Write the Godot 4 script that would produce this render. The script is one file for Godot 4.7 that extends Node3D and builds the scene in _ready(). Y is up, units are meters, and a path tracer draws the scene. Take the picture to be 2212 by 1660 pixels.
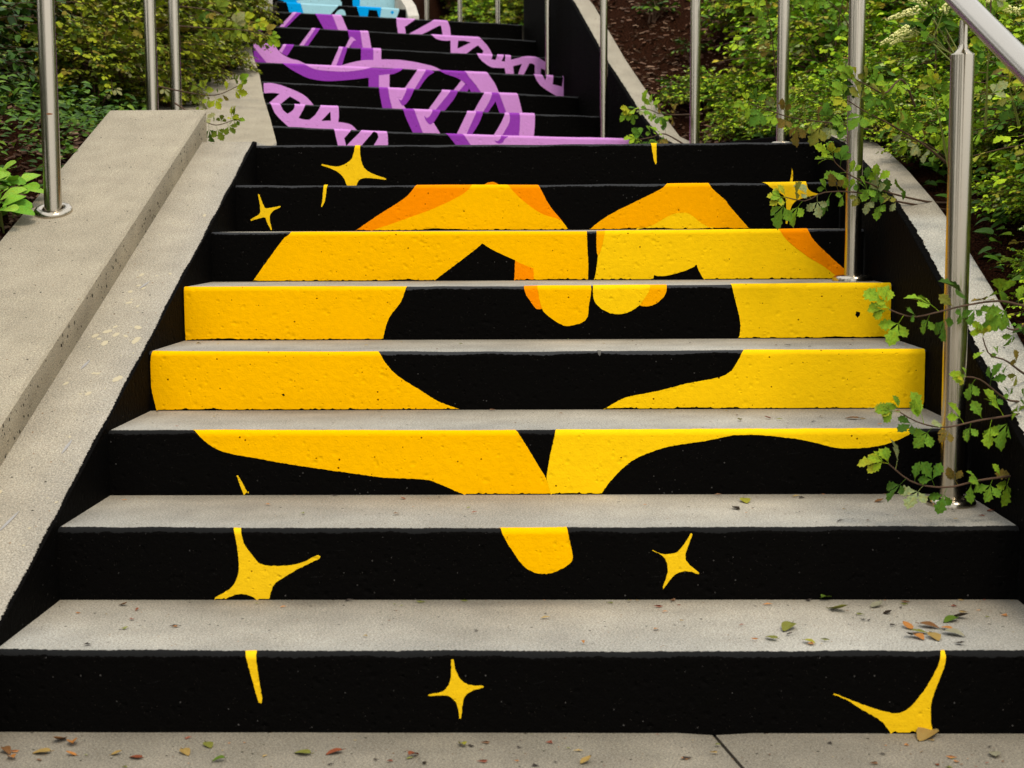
extends Node3D
# A painted outdoor concrete stair: eight wide steps to a landing, a second flight that bends away, planted banks on both sides, steel handrails.

const RISE := 0.15
const GOING := 0.377
const LEFT := -1.0153
const RIGHT := 0.9542
const NOSE := 0.012          # radius of the rounded nosing
const SLOPE := 0.398         # rise of the nosing line per metre

var used := {}
var M := {}
var wob := FastNoiseLite.new()
var blot := FastNoiseLite.new()
var fine := FastNoiseLite.new()
var rng := RandomNumberGenerator.new()

# the plan line (x, z) of each riser of the upper flights
var PLAN := {
	9: [[-1.173, -3.869], [-0.905, -4.129], [-0.636, -4.361], [-0.367, -4.563], [-0.098, -4.737], [0.171, -4.883], [0.440, -4.999]],
	10: [[-1.310, -4.491], [-1.041, -4.683], [-0.771, -4.866], [-0.502, -5.039], [-0.232, -5.202], [0.037, -5.356], [0.307, -5.499]],
	11: [[-1.425, -5.018], [-1.143, -5.194], [-0.862, -5.371], [-0.581, -5.547], [-0.299, -5.723], [-0.018, -5.900], [0.264, -6.076]],
	12: [[-1.544, -5.491], [-1.260, -5.642], [-0.975, -5.794], [-0.690, -5.946], [-0.405, -6.097], [-0.120, -6.249], [0.164, -6.400]],
	13: [[-1.636, -5.884], [-1.359, -6.025], [-1.081, -6.165], [-0.804, -6.306], [-0.526, -6.447], [-0.249, -6.587], [0.029, -6.728]],
	14: [[-1.743, -6.258], [-1.459, -6.400], [-1.174, -6.543], [-0.889, -6.685], [-0.604, -6.828], [-0.319, -6.970], [-0.035, -7.113]],
	15: [[-1.845, -6.705], [-1.559, -6.834], [-1.274, -6.964], [-0.988, -7.093], [-0.703, -7.223], [-0.417, -7.353], [-0.132, -7.482]],
	16: [[-1.757, -7.393], [-1.613, -7.462], [-1.470, -7.531], [-1.326, -7.600], [-1.182, -7.669], [-1.039, -7.738], [-0.895, -7.808]],
	17: [[-1.877, -7.793], [-1.733, -7.862], [-1.590, -7.931], [-1.446, -8.000], [-1.302, -8.069], [-1.159, -8.138], [-1.015, -8.208]],
}

# the mural: step, colour, name, outline as along / up / corner in millimetres
var MURAL := [
	[1, "star_yellow", "painted_star", [-559,165,1, -537,165,1, -533,114,0, -526,65,1, -528,56,1, -533,58,1, -544,102,0]],
	[1, "star_yellow", "painted_star", [-182,138,1, -178,139,1, -172,113,0, -155,93,0, -124,89,1, -124,86,1, -146,79,0, -160,65,0, -165,28,1, -168,28,1, -172,53,0, -187,70,0, -223,71,1, -224,73,1, -198,79,0, -184,99,0]],
	[1, "star_yellow", "painted_star", [702,165,1, 707,165,1, 705,131,0, 693,94,0, 683,60,0, 682,29,0, 687,0,1, 611,0,1, 599,18,0, 586,29,0, 556,47,0, 532,63,0, 506,74,1, 507,76,1, 559,55,0, 598,42,0, 624,39,0, 646,52,0, 672,87,0, 692,127,0]],
	[2, "star_yellow", "painted_star", [-654,165,1, -638,165,1, -630,123,0, -613,97,0, -597,78,0, -569,73,0, -521,77,0, -478,96,1, -472,93,1, -475,88,1, -514,69,0, -549,48,0, -570,32,0, -581,0,1, -605,0,1, -619,9,0, -640,13,0, -659,8,0, -674,0,1, -694,0,1, -692,5,1, -656,29,0, -642,64,0, -644,116,0]],
	[2, "yellow", "painted_hand", [-106,165,1, 32,165,1, 38,133,0, 45,101,0, 46,87,0, 36,74,0, 12,61,0, -12,56,0, -36,60,0, -56,74,0, -73,98,0, -93,131,0]],
	[2, "star_yellow", "painted_star", [287,141,1, 290,139,1, 282,115,0, 276,92,0, 283,77,0, 305,57,1, 303,55,1, 280,61,0, 256,54,0, 231,23,1, 230,27,1, 240,59,0, 237,82,0, 225,97,0, 208,105,1, 210,106,1, 222,100,0, 239,97,0, 258,101,0, 273,118,0]],
	[3, "yellow", "painted_hand", [-828,165,1, -83,165,1, -50,113,0, -7,39,1, 1,15,0, 4,0,1, -194,0,1, -208,6,0, -252,26,0, -286,37,0, -374,41,0, -409,45,0, -477,55,0, -579,70,0, -664,85,0, -739,99,0, -783,120,0]],
	[3, "light_yellow", "painted_hand", [18,165,1, 829,165,1, 829,144,1, 790,124,0, 748,112,0, 699,107,0, 654,109,0, 608,120,0, 562,130,0, 494,138,0, 433,139,0, 407,136,0, 354,125,0, 278,114,0, 233,100,0, 199,85,0, 172,65,0, 141,32,0, 118,0,1, 4,0,1, -6,39,1, 0,80,0, 9,121,0]],
	[3, "star_yellow", "painted_star", [-720,47,1, -716,47,1, -706,28,0, -692,0,1, -704,0,1, -712,23,0]],
	[4, "yellow", "painted_hand", [-1005,165,1, -437,165,1, -410,120,0, -380,88,0, -328,54,0, -279,23,0, -225,2,1, -223,0,1, -999,0,1, -1012,65,0, -1012,116,0]],
	[4, "light_yellow", "painted_hand", [501,165,1, 957,165,1, 960,118,0, 957,63,0, 950,18,0, 946,0,1, 140,0,1, 148,4,0, 170,18,0, 204,33,0, 279,48,0, 354,67,0, 428,81,0, 460,96,0, 473,113,0]],
	[5, "yellow", "painted_hand", [-1008,165,1, -386,165,1, -406,109,0, -435,70,0, -448,41,0, -458,0,1, -1010,0,1, -1012,43,0, -1017,130,0]],
	[5, "orange", "painted_finger", [-66,165,1, -22,165,1, -18,124,0, -12,87,1, -30,87,0, -46,109,0, -59,130,0]],
	[5, "yellow", "painted_finger", [-29,165,1, 122,165,1, 122,129,0, 116,96,0, 112,62,0, 93,46,0, 59,38,0, 37,43,0, 13,59,0, -6,75,0, -16,93,0, -22,118,0]],
	[5, "amber", "painted_finger", [274,165,1, 332,165,1, 330,132,0, 318,113,0, 299,98,0, 275,92,0, 250,98,1, 271,126,0]],
	[5, "light_yellow", "painted_finger", [128,165,1, 285,165,1, 284,138,0, 259,98,1, 244,86,0, 222,75,0, 198,71,0, 173,75,0, 148,89,0, 132,108,0, 128,126,0]],
	[5, "light_yellow", "painted_hand", [506,165,1, 959,165,1, 964,136,0, 963,104,0, 959,49,0, 956,0,1, 528,0,1, 534,9,0, 536,41,0, 529,78,0, 517,124,0]],
	[6, "yellow", "painted_hand", [-769,165,1, 122,165,1, 124,113,0, 127,46,0, 126,0,1, -97,0,1, -94,62,1, -93,62,1, -155,91,0, -193,114,1, -223,89,0, -281,45,0, -313,21,0, -340,0,1, -892,0,1, -887,7,1, -848,61,0, -797,128,0, -778,143,0]],
	[6, "orange", "painted_finger", [-94,62,1, -74,51,0, -39,37,1, -37,0,1, -97,0,1]],
	[6, "amber", "painted_finger", [152,165,1, 182,165,1, 174,106,0, 157,73,1, 152,96,0]],
	[6, "light_yellow", "painted_hand", [180,165,1, 702,165,1, 724,119,0, 780,73,0, 831,43,0, 896,10,1, 901,0,1, 477,0,1, 465,18,0, 453,46,1, 438,36,0, 402,22,0, 358,12,0, 338,12,0, 325,15,1, 323,0,1, 144,0,1, 149,19,0, 156,73,1, 169,106,0]],
	[6, "orange", "painted_hand", [692,165,1, 781,165,1, 802,121,0, 855,68,0, 906,23,1, 921,0,1, 886,0,1, 836,38,0, 780,73,0, 724,119,0]],
	[7, "orange", "painted_hand", [-412,165,1, -30,165,1, 13,83,0, 52,33,0, 75,0,1, -625,0,1, -544,55,0, -456,112,0]],
	[7, "yellow", "painted_hand", [-574,0,1, -457,40,0, -350,80,0, -262,126,0, -233,165,1, -134,165,1, -84,108,0, -16,57,0, 47,34,0, 75,0,1]],
	[7, "amber", "painted_hand", [403,165,1, 527,165,1, 540,136,0, 587,93,0, 596,79,0, 665,0,1, 143,0,1, 145,2,0, 172,25,0, 222,57,0, 284,88,0, 378,136,0]],
	[7, "light_yellow", "painted_hand", [295,0,1, 349,15,0, 403,46,0, 443,55,0, 472,49,0, 512,18,0, 548,0,1]],
	[7, "star_yellow", "painted_star", [-940,121,1, -936,121,1, -923,87,0, -913,76,0, -867,84,1, -867,80,1, -894,65,0, -904,44,0, -897,6,1, -900,4,1, -914,33,0, -922,46,0, -966,35,1, -966,40,1, -938,57,0, -934,76,0]],
	[7, "star_yellow", "painted_star", [-723,165,1, -711,165,1, -721,102,0, -732,79,1, -734,81,1, -729,108,0]],
	[7, "star_yellow", "painted_star", [690,165,1, 844,165,1, 855,126,0, 890,111,1, 834,99,0, 802,78,0, 786,16,1, 781,19,1, 783,67,0, 777,105,0, 747,126,0]],
	[8, "star_yellow", "painted_star", [863,60,1, 867,37,0, 865,0,1, 854,0,1, 861,37,0]],
	[8, "star_yellow", "painted_star", [-664,165,1, -648,165,1, -648,115,0, -637,74,0, -608,51,0, -557,32,1, -560,28,1, -623,35,0, -653,28,0, -668,0,1, -694,0,1, -711,40,0, -740,63,0, -786,80,1, -784,84,1, -728,76,0, -687,95,0, -672,121,0]],
	[8, "star_yellow", "painted_star", [369,165,1, 390,165,1, 390,115,0, 391,83,1, 386,77,1, 381,91,0, 375,126,0]],
	[8, "orange", "painted_finger", [-224,0,1, -203,15,0, -177,17,0, -151,0,1]],
	[9, "lilac", "painted_strand", [326,165,1, 438,165,1, 403,132,0, 380,110,1, 414,0,1, 369,0,1, 334,115,0]],
	[9, "lilac", "painted_strand", [494,165,1, 614,165,1, 619,124,0, 620,0,1, 479,0,1, 567,121,1, 562,139,0, 555,144,1, 529,136,0, 395,0,1, 300,0,1]],
	[9, "purple", "painted_strand", [935,165,1, 1038,165,1, 1193,0,1, 1097,0,1]],
	[9, "lilac", "painted_strand", [1033,165,1, 1760,165,1, 1985,165,1, 1985,0,1, 1168,0,1]],
	[9, "purple", "painted_rung", [1217,127,1, 1238,123,0, 1259,146,0, 1267,165,1, 1299,145,1, 1278,135,0, 1265,117,0, 1246,111,0, 1228,116,0]],
	[10, "lilac", "painted_strand", [13,165,1, 64,165,1, 80,123,0, 106,102,1, 139,126,0, 149,165,1, 210,165,1, 188,123,0, 164,85,1, 187,79,0, 221,78,1, 257,108,0, 295,165,1, 380,165,1, 381,108,0, 377,72,1, 416,69,0, 457,55,0, 512,0,1, 161,0,1, 93,54,0, 50,92,0, 32,117,0]],
	[10, "black", "painted_gap", [335,122,1, 337,78,1, 286,76,1]],
	[10, "purple", "painted_strand", [731,165,1, 802,165,1, 830,92,0, 873,0,1, 810,0,1, 759,94,0]],
	[10, "lilac", "painted_strand", [794,165,1, 932,165,1, 884,103,0, 889,77,1, 910,87,1, 972,0,1, 863,0,1, 823,92,0]],
	[10, "purple", "painted_rung", [916,165,1, 965,165,1, 932,116,0, 910,87,1, 889,77,0, 868,93,0, 856,120,1, 873,109,0, 895,126,0]],
	[10, "lilac", "painted_rung", [1117,165,1, 1172,165,1, 1088,0,1, 1025,0,1]],
	[10, "purple", "painted_rung", [1169,165,1, 1207,165,1, 1174,93,0, 1109,0,1, 1083,0,1]],
	[10, "purple", "painted_strand", [1347,165,1, 1422,165,1, 1422,91,0, 1413,0,1, 1276,0,1, 1339,79,0, 1353,103,0]],
	[10, "lilac", "painted_rung", [1339,165,1, 1353,165,1, 1356,108,0, 1328,59,0, 1289,0,1, 1237,0,1, 1301,92,0]],
	[10, "lilac", "painted_strand", [1417,165,1, 1508,165,1, 1507,98,0, 1497,0,1, 1407,0,1, 1417,90,0]],
	[11, "lilac", "painted_strand", [-11,139,1, 56,142,0, 127,128,0, 208,99,0, 258,63,0, 309,0,1, 199,0,1, 202,54,1, 146,82,1, 43,0,1, -23,0,1, 90,92,1, 55,95,0, 7,91,1]],
	[11, "purple", "painted_strand", [653,165,1, 713,165,1, 728,86,0, 755,0,1, 683,0,1, 660,103,0]],
	[11, "lilac", "painted_strand", [707,165,1, 868,165,1, 811,109,0, 797,62,1, 846,0,1, 743,0,1, 715,100,0]],
	[11, "purple", "painted_rung", [829,165,1, 873,165,1, 839,100,0, 811,65,1, 789,60,0, 764,102,1, 775,88,0, 792,93,0]],
	[11, "lilac", "painted_rung", [1049,165,1, 1109,165,1, 958,0,1, 914,0,1]],
	[11, "purple", "painted_rung", [1104,165,1, 1141,165,1, 1106,105,0, 1011,0,1, 954,0,1]],
	[11, "purple", "painted_strand", [1350,165,1, 1391,165,1, 1412,112,0, 1466,0,1, 1412,0,1, 1370,103,1, 1289,0,1, 1259,0,1]],
	[11, "lilac", "painted_rung", [1311,165,1, 1355,165,1, 1328,99,0, 1258,0,1, 1200,0,1]],
	[11, "lilac", "painted_strand", [1385,165,1, 1509,165,1, 1524,117,0, 1557,0,1, 1457,0,1, 1412,107,0]],
	[12, "purple", "painted_strand", [131,165,1, 252,165,1, 461,135,0, 653,146,0, 781,146,0, 882,165,1, 814,124,0, 747,110,0, 646,93,0, 541,77,0, 405,64,0, 304,73,0, 230,100,0, 167,135,0]],
	[12, "lilac", "painted_strand", [247,165,1, 708,165,1, 631,140,0, 553,125,0, 460,119,0, 326,127,0]],
	[12, "purple", "painted_strand", [646,98,1, 713,107,1, 712,0,1, 645,0,1]],
	[12, "lilac", "painted_strand", [708,107,1, 772,116,1, 770,0,1, 706,0,1]],
	[12, "purple", "painted_rung", [1002,165,1, 1048,139,1, 996,101,0, 920,0,1, 883,0,1]],
	[12, "lilac", "painted_rung", [957,165,1, 1008,165,1, 897,0,1, 832,0,1]],
	[12, "purple", "painted_strand", [1048,165,1, 1241,165,1, 1271,122,0, 1379,0,1, 1296,0,1, 1267,56,1, 1241,84,0, 1217,100,0, 1170,119,0, 1112,134,0]],
	[12, "purple", "painted_rung", [1235,84,1, 1267,59,1, 1237,0,1, 1163,0,1]],
	[12, "lilac", "painted_rung", [1217,100,1, 1242,81,1, 1166,0,1, 1133,0,1]],
	[12, "lilac", "painted_strand", [1235,165,1, 1372,165,1, 1402,127,0, 1437,81,0, 1475,0,1, 1371,0,1, 1300,86,0, 1265,122,0]],
	[12, "lilac", "painted_strand", [1685,165,1, 1738,165,1, 1765,120,1, 1781,165,1, 1825,165,1, 1815,100,1, 1878,89,1, 1891,165,1, 1929,165,1, 1926,88,1, 1946,88,1, 1941,56,0, 1910,0,1, 1912,0,1, 1762,71,0, 1713,113,0]],
	[13, "purple", "painted_strand", [-3,130,1, 127,0,1, 16,0,1]],
	[13, "lilac", "painted_strand", [38,165,1, 111,165,1, 156,106,0, 215,73,0, 281,57,0, 386,0,1, 114,0,1, -3,135,1]],
	[13, "lilac", "painted_rung", [190,165,1, 212,165,1, 172,99,1, 151,111,1]],
	[13, "purple", "painted_rung", [206,165,1, 253,165,1, 199,85,1, 167,99,1]],
	[13, "purple", "painted_rung", [534,165,1, 568,165,1, 512,0,1, 471,0,1]],
	[13, "lilac", "painted_rung", [520,165,1, 543,165,1, 475,0,1, 441,0,1]],
	[13, "purple", "painted_strand", [648,165,1, 728,165,1, 726,0,1, 640,0,1]],
	[13, "lilac", "painted_strand", [723,165,1, 772,165,1, 770,0,1, 720,0,1]],
	[13, "lilac", "painted_strand", [385,0,1, 612,71,0, 727,85,0, 844,92,0, 943,88,0, 1050,74,0, 1127,55,0, 1235,0,1]],
	[13, "lilac", "painted_strand", [1386,165,1, 1501,165,1, 1485,122,1, 1513,118,1, 1535,165,1, 1579,165,1, 1554,114,1, 1576,112,1, 1582,165,1, 1620,165,1, 1617,125,1, 1696,144,0, 1772,150,0, 1823,137,0, 1868,111,1, 1868,66,1, 1823,81,1, 1816,0,1, 1781,0,1, 1781,101,1, 1759,109,0, 1743,108,1, 1684,0,1, 1648,0,1, 1692,103,1, 1632,87,1, 1641,0,1, 1588,0,1, 1575,73,1, 1494,73,0, 1439,98,0, 1402,130,0]],
	[14, "purple", "painted_rung", [107,165,1, 138,165,1, 81,104,1, 50,116,1]],
	[14, "lilac", "painted_rung", [90,165,1, 113,165,1, 50,119,1, 45,123,1]],
	[14, "purple", "painted_rung", [430,165,1, 465,165,1, 342,0,1, 310,0,1]],
	[14, "lilac", "painted_rung", [415,165,1, 436,165,1, 316,0,1, 286,0,1]],
	[14, "purple", "painted_strand", [626,165,1, 715,165,1, 734,0,1, 636,0,1, 649,77,1, 637,104,1]],
	[14, "lilac", "painted_rung", [658,109,0, 682,90,1, 667,89,0, 655,77,0, 606,0,1, 587,0,1, 640,102,0]],
	[14, "lilac", "painted_strand", [706,165,1, 757,165,1, 789,0,1, 729,0,1]],
	[14, "lilac", "painted_strand", [1163,165,1, 1488,165,1, 1533,125,0, 1571,86,0, 1616,0,1, 1506,0,1, 1532,67,1, 1494,100,1, 1455,75,0, 1353,0,1, 1305,0,1, 1306,120,1, 1253,118,0, 1203,129,0]],
	[14, "black", "painted_gap", [1357,122,1, 1398,124,0, 1443,115,1, 1353,73,1]],
	[15, "purple", "painted_rung", [346,165,1, 382,165,1, 211,0,1, 188,0,1]],
	[15, "lilac", "painted_rung", [328,165,1, 352,165,1, 198,0,1, 169,0,1]],
	[15, "purple", "painted_strand", [448,165,1, 566,165,1, 635,0,1, 544,0,1]],
	[15, "lilac", "painted_strand", [560,165,1, 620,165,1, 693,0,1, 628,0,1]],
	[15, "lilac", "painted_strand", [995,165,1, 1150,165,1, 1051,96,1, 1068,0,1, 1015,0,1, 997,105,0]],
	[15, "lilac", "painted_strand", [1281,165,1, 1339,165,1, 1364,105,0, 1372,0,1, 1321,0,1, 1303,114,1, 1293,117,1, 1062,0,1, 984,0,1]],
	[16, "blue", "painted_shape", [-171,165,1, -48,165,1, -15,131,1, -53,0,1, -161,0,1, -112,114,0]],
	[16, "blue", "painted_shape", [61,165,1, 171,165,1, 188,0,1, 108,0,1]],
	[16, "pale_blue", "painted_shape", [162,165,1, 444,165,1, 415,134,0, 289,0,1, 206,0,1, 170,124,0]],
	[16, "pale_blue", "painted_shape", [352,0,1, 415,108,0, 471,111,0, 483,0,1]],
	[16, "blue", "painted_shape", [554,165,1, 739,165,1, 738,0,1, 738,0,1, 700,130,1, 642,131,1, 639,120,0, 620,0,1, 607,0,1, 563,122,0]],
	[16, "pale_blue", "painted_shape", [736,165,1, 865,165,1, 855,120,0, 802,0,1, 708,0,1]],
	[16, "blue", "painted_dot", [811,134,0, 823,123,0, 811,110,0, 799,122,0]],
	[17, "blue", "painted_shape", [-132,68,0, -14,73,0, 11,62,0, 2,0,1, -123,0,1]],
	[17, "blue", "painted_shape", [43,82,1, 227,90,1, 232,0,1, 115,0,1, 100,69,1]],
	[17, "pale_blue", "painted_shape", [189,75,1, 240,90,1, 505,104,1, 521,76,0, 508,0,1, 252,0,1]],
	[17, "blue", "painted_shape", [601,111,1, 663,115,1, 648,0,1, 623,0,1, 602,68,1]],
	[17, "pale_blue", "painted_shape", [657,114,1, 917,129,1, 915,0,1, 648,0,1]],
	[5, "black", "paint_nick", [855,74,1, 866,72,1, 865,63,1, 859,57,1, 853,65,1]],
	[4, "black", "paint_nick", [-677,43,1, -671,43,1, -670,39,1, -675,38,1]],
	[4, "bare", "paint_nick", [124,165,1, 136,165,1, 134,142,0, 131,139,0, 127,143,0]],
]

var BRANCHES := [
	["branch reaching across the upper yellow star and the second post", [Vector3(1.203, 0.947, -1.648), Vector3(1.103, 0.955, -1.578), Vector3(0.938, 0.980, -1.498), Vector3(0.836, 1.000, -1.448), Vector3(0.740, 0.999, -1.398), Vector3(0.693, 0.977, -1.398), Vector3(0.635, 0.987, -1.378)]],
	["short upright branch with pale stem in front of the second post", [Vector3(1.132, 0.972, -1.618), Vector3(1.051, 0.976, -1.548), Vector3(0.937, 1.000, -1.498), Vector3(0.877, 1.023, -1.458), Vector3(0.825, 1.043, -1.448), Vector3(0.778, 1.078, -1.438), Vector3(0.768, 1.094, -1.428)]],
	["leafy branch crossing the near post over the end of the yellow riser", [Vector3(1.144, 0.710, -0.698), Vector3(1.004, 0.741, -0.548), Vector3(0.934, 0.754, -0.498), Vector3(0.848, 0.747, -0.448), Vector3(0.792, 0.737, -0.418), Vector3(0.732, 0.728, -0.398), Vector3(0.686, 0.743, -0.398)]],
	["drooping branch over the black face between the fourth and third steps", [Vector3(1.166, 0.510, -0.698), Vector3(1.001, 0.515, -0.518), Vector3(0.892, 0.509, -0.458), Vector3(0.809, 0.500, -0.418), Vector3(0.750, 0.513, -0.398), Vector3(0.712, 0.534, -0.398)]],
	["lowest branch hanging over the near post foot", [Vector3(1.135, 0.372, -0.598), Vector3(0.992, 0.390, -0.478), Vector3(0.884, 0.390, -0.418), Vector3(0.811, 0.379, -0.398), Vector3(0.737, 0.393, -0.378), Vector3(0.684, 0.433, -0.368)]],
	["sprig over the white painted cap beside the near post", [Vector3(1.129, 0.546, -0.748), Vector3(1.025, 0.592, -0.598), Vector3(0.960, 0.628, -0.518), Vector3(0.914, 0.644, -0.478), Vector3(0.893, 0.681, -0.458)]],
	["sprig of pale leaves low on the white painted cap", [Vector3(1.114, 0.494, -0.698), Vector3(1.020, 0.531, -0.578), Vector3(0.956, 0.549, -0.498), Vector3(0.886, 0.595, -0.438), Vector3(0.850, 0.604, -0.418)]],
	["branch with reddish leaves at the outer edge of the white cap", [Vector3(1.159, 0.722, -0.798), Vector3(1.070, 0.702, -0.698), Vector3(1.024, 0.684, -0.648), Vector3(0.981, 0.693, -0.598), Vector3(0.965, 0.714, -0.578)]],
	["branch passing behind the second post toward the third post", [Vector3(1.172, 1.197, -2.298), Vector3(0.946, 1.226, -2.148), Vector3(0.823, 1.233, -2.048), Vector3(0.737, 1.243, -1.998), Vector3(0.678, 1.262, -1.978), Vector3(0.613, 1.279, -1.948)]],
	["bright sprig in front of the second post near its top", [Vector3(1.119, 1.083, -1.598), Vector3(1.035, 1.136, -1.548), Vector3(0.931, 1.187, -1.498), Vector3(0.859, 1.216, -1.458), Vector3(0.805, 1.246, -1.438)]],
	["bright leafy tip across the second post above the landing", [Vector3(1.052, 1.247, -1.698), Vector3(0.989, 1.313, -1.598), Vector3(0.925, 1.270, -1.518), Vector3(0.875, 1.284, -1.478), Vector3(0.832, 1.299, -1.448)]],
	["yellow green sprig over the curved gray cap", [Vector3(1.198, 1.081, -1.798), Vector3(1.131, 1.110, -1.698), Vector3(1.080, 1.136, -1.648), Vector3(1.029, 1.148, -1.598), Vector3(0.987, 1.160, -1.578)]],
	["upright sprig between the second post and the near post", [Vector3(1.042, 1.062, -1.298), Vector3(1.009, 1.153, -1.248), Vector3(0.987, 1.210, -1.218), Vector3(0.970, 1.258, -1.198)]],
	["sprig drooping over the upper cap beside the fourth post", [Vector3(0.696, 1.399, -3.998), Vector3(0.581, 1.385, -3.848), Vector3(0.489, 1.378, -3.698), Vector3(0.424, 1.390, -3.598), Vector3(0.364, 1.379, -3.548)]],
	["low sprig at the foot of the fourth post", [Vector3(0.578, 1.246, -3.598), Vector3(0.492, 1.282, -3.498), Vector3(0.432, 1.265, -3.398), Vector3(0.377, 1.252, -3.348)]],
	["tall sprig rising behind the near post", [Vector3(1.046, 1.149, -0.998), Vector3(1.032, 1.213, -0.948), Vector3(1.017, 1.266, -0.898), Vector3(1.013, 1.303, -0.878)]],
	["upper sprig beside the handrail", [Vector3(1.157, 1.154, -1.098), Vector3(1.130, 1.191, -1.048), Vector3(1.105, 1.217, -0.998), Vector3(1.092, 1.240, -0.978)]],
]
var LEDGE_SPRIGS := [
	["sprig reaching over the far ledge beside the top purple band", [Vector3(-1.728, 1.839, -4.298), Vector3(-1.493, 1.797, -4.098), Vector3(-1.324, 1.775, -3.998), Vector3(-1.205, 1.743, -3.948)]],
	["sprig hanging over the ledge at the middle of the upper flight", [Vector3(-1.597, 1.496, -3.598), Vector3(-1.413, 1.450, -3.398), Vector3(-1.291, 1.434, -3.298), Vector3(-1.188, 1.467, -3.248)]],
	["lowest sprig above the end of the sloped parapet", [Vector3(-1.457, 1.402, -3.298), Vector3(-1.338, 1.339, -3.148), Vector3(-1.257, 1.303, -3.098), Vector3(-1.176, 1.318, -3.048)]],
	["yellow sprig at the top of the far ledge", [Vector3(-1.750, 1.944, -4.398), Vector3(-1.534, 1.905, -4.298), Vector3(-1.425, 1.860, -4.248), Vector3(-1.310, 1.838, -4.198)]],
]
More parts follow.
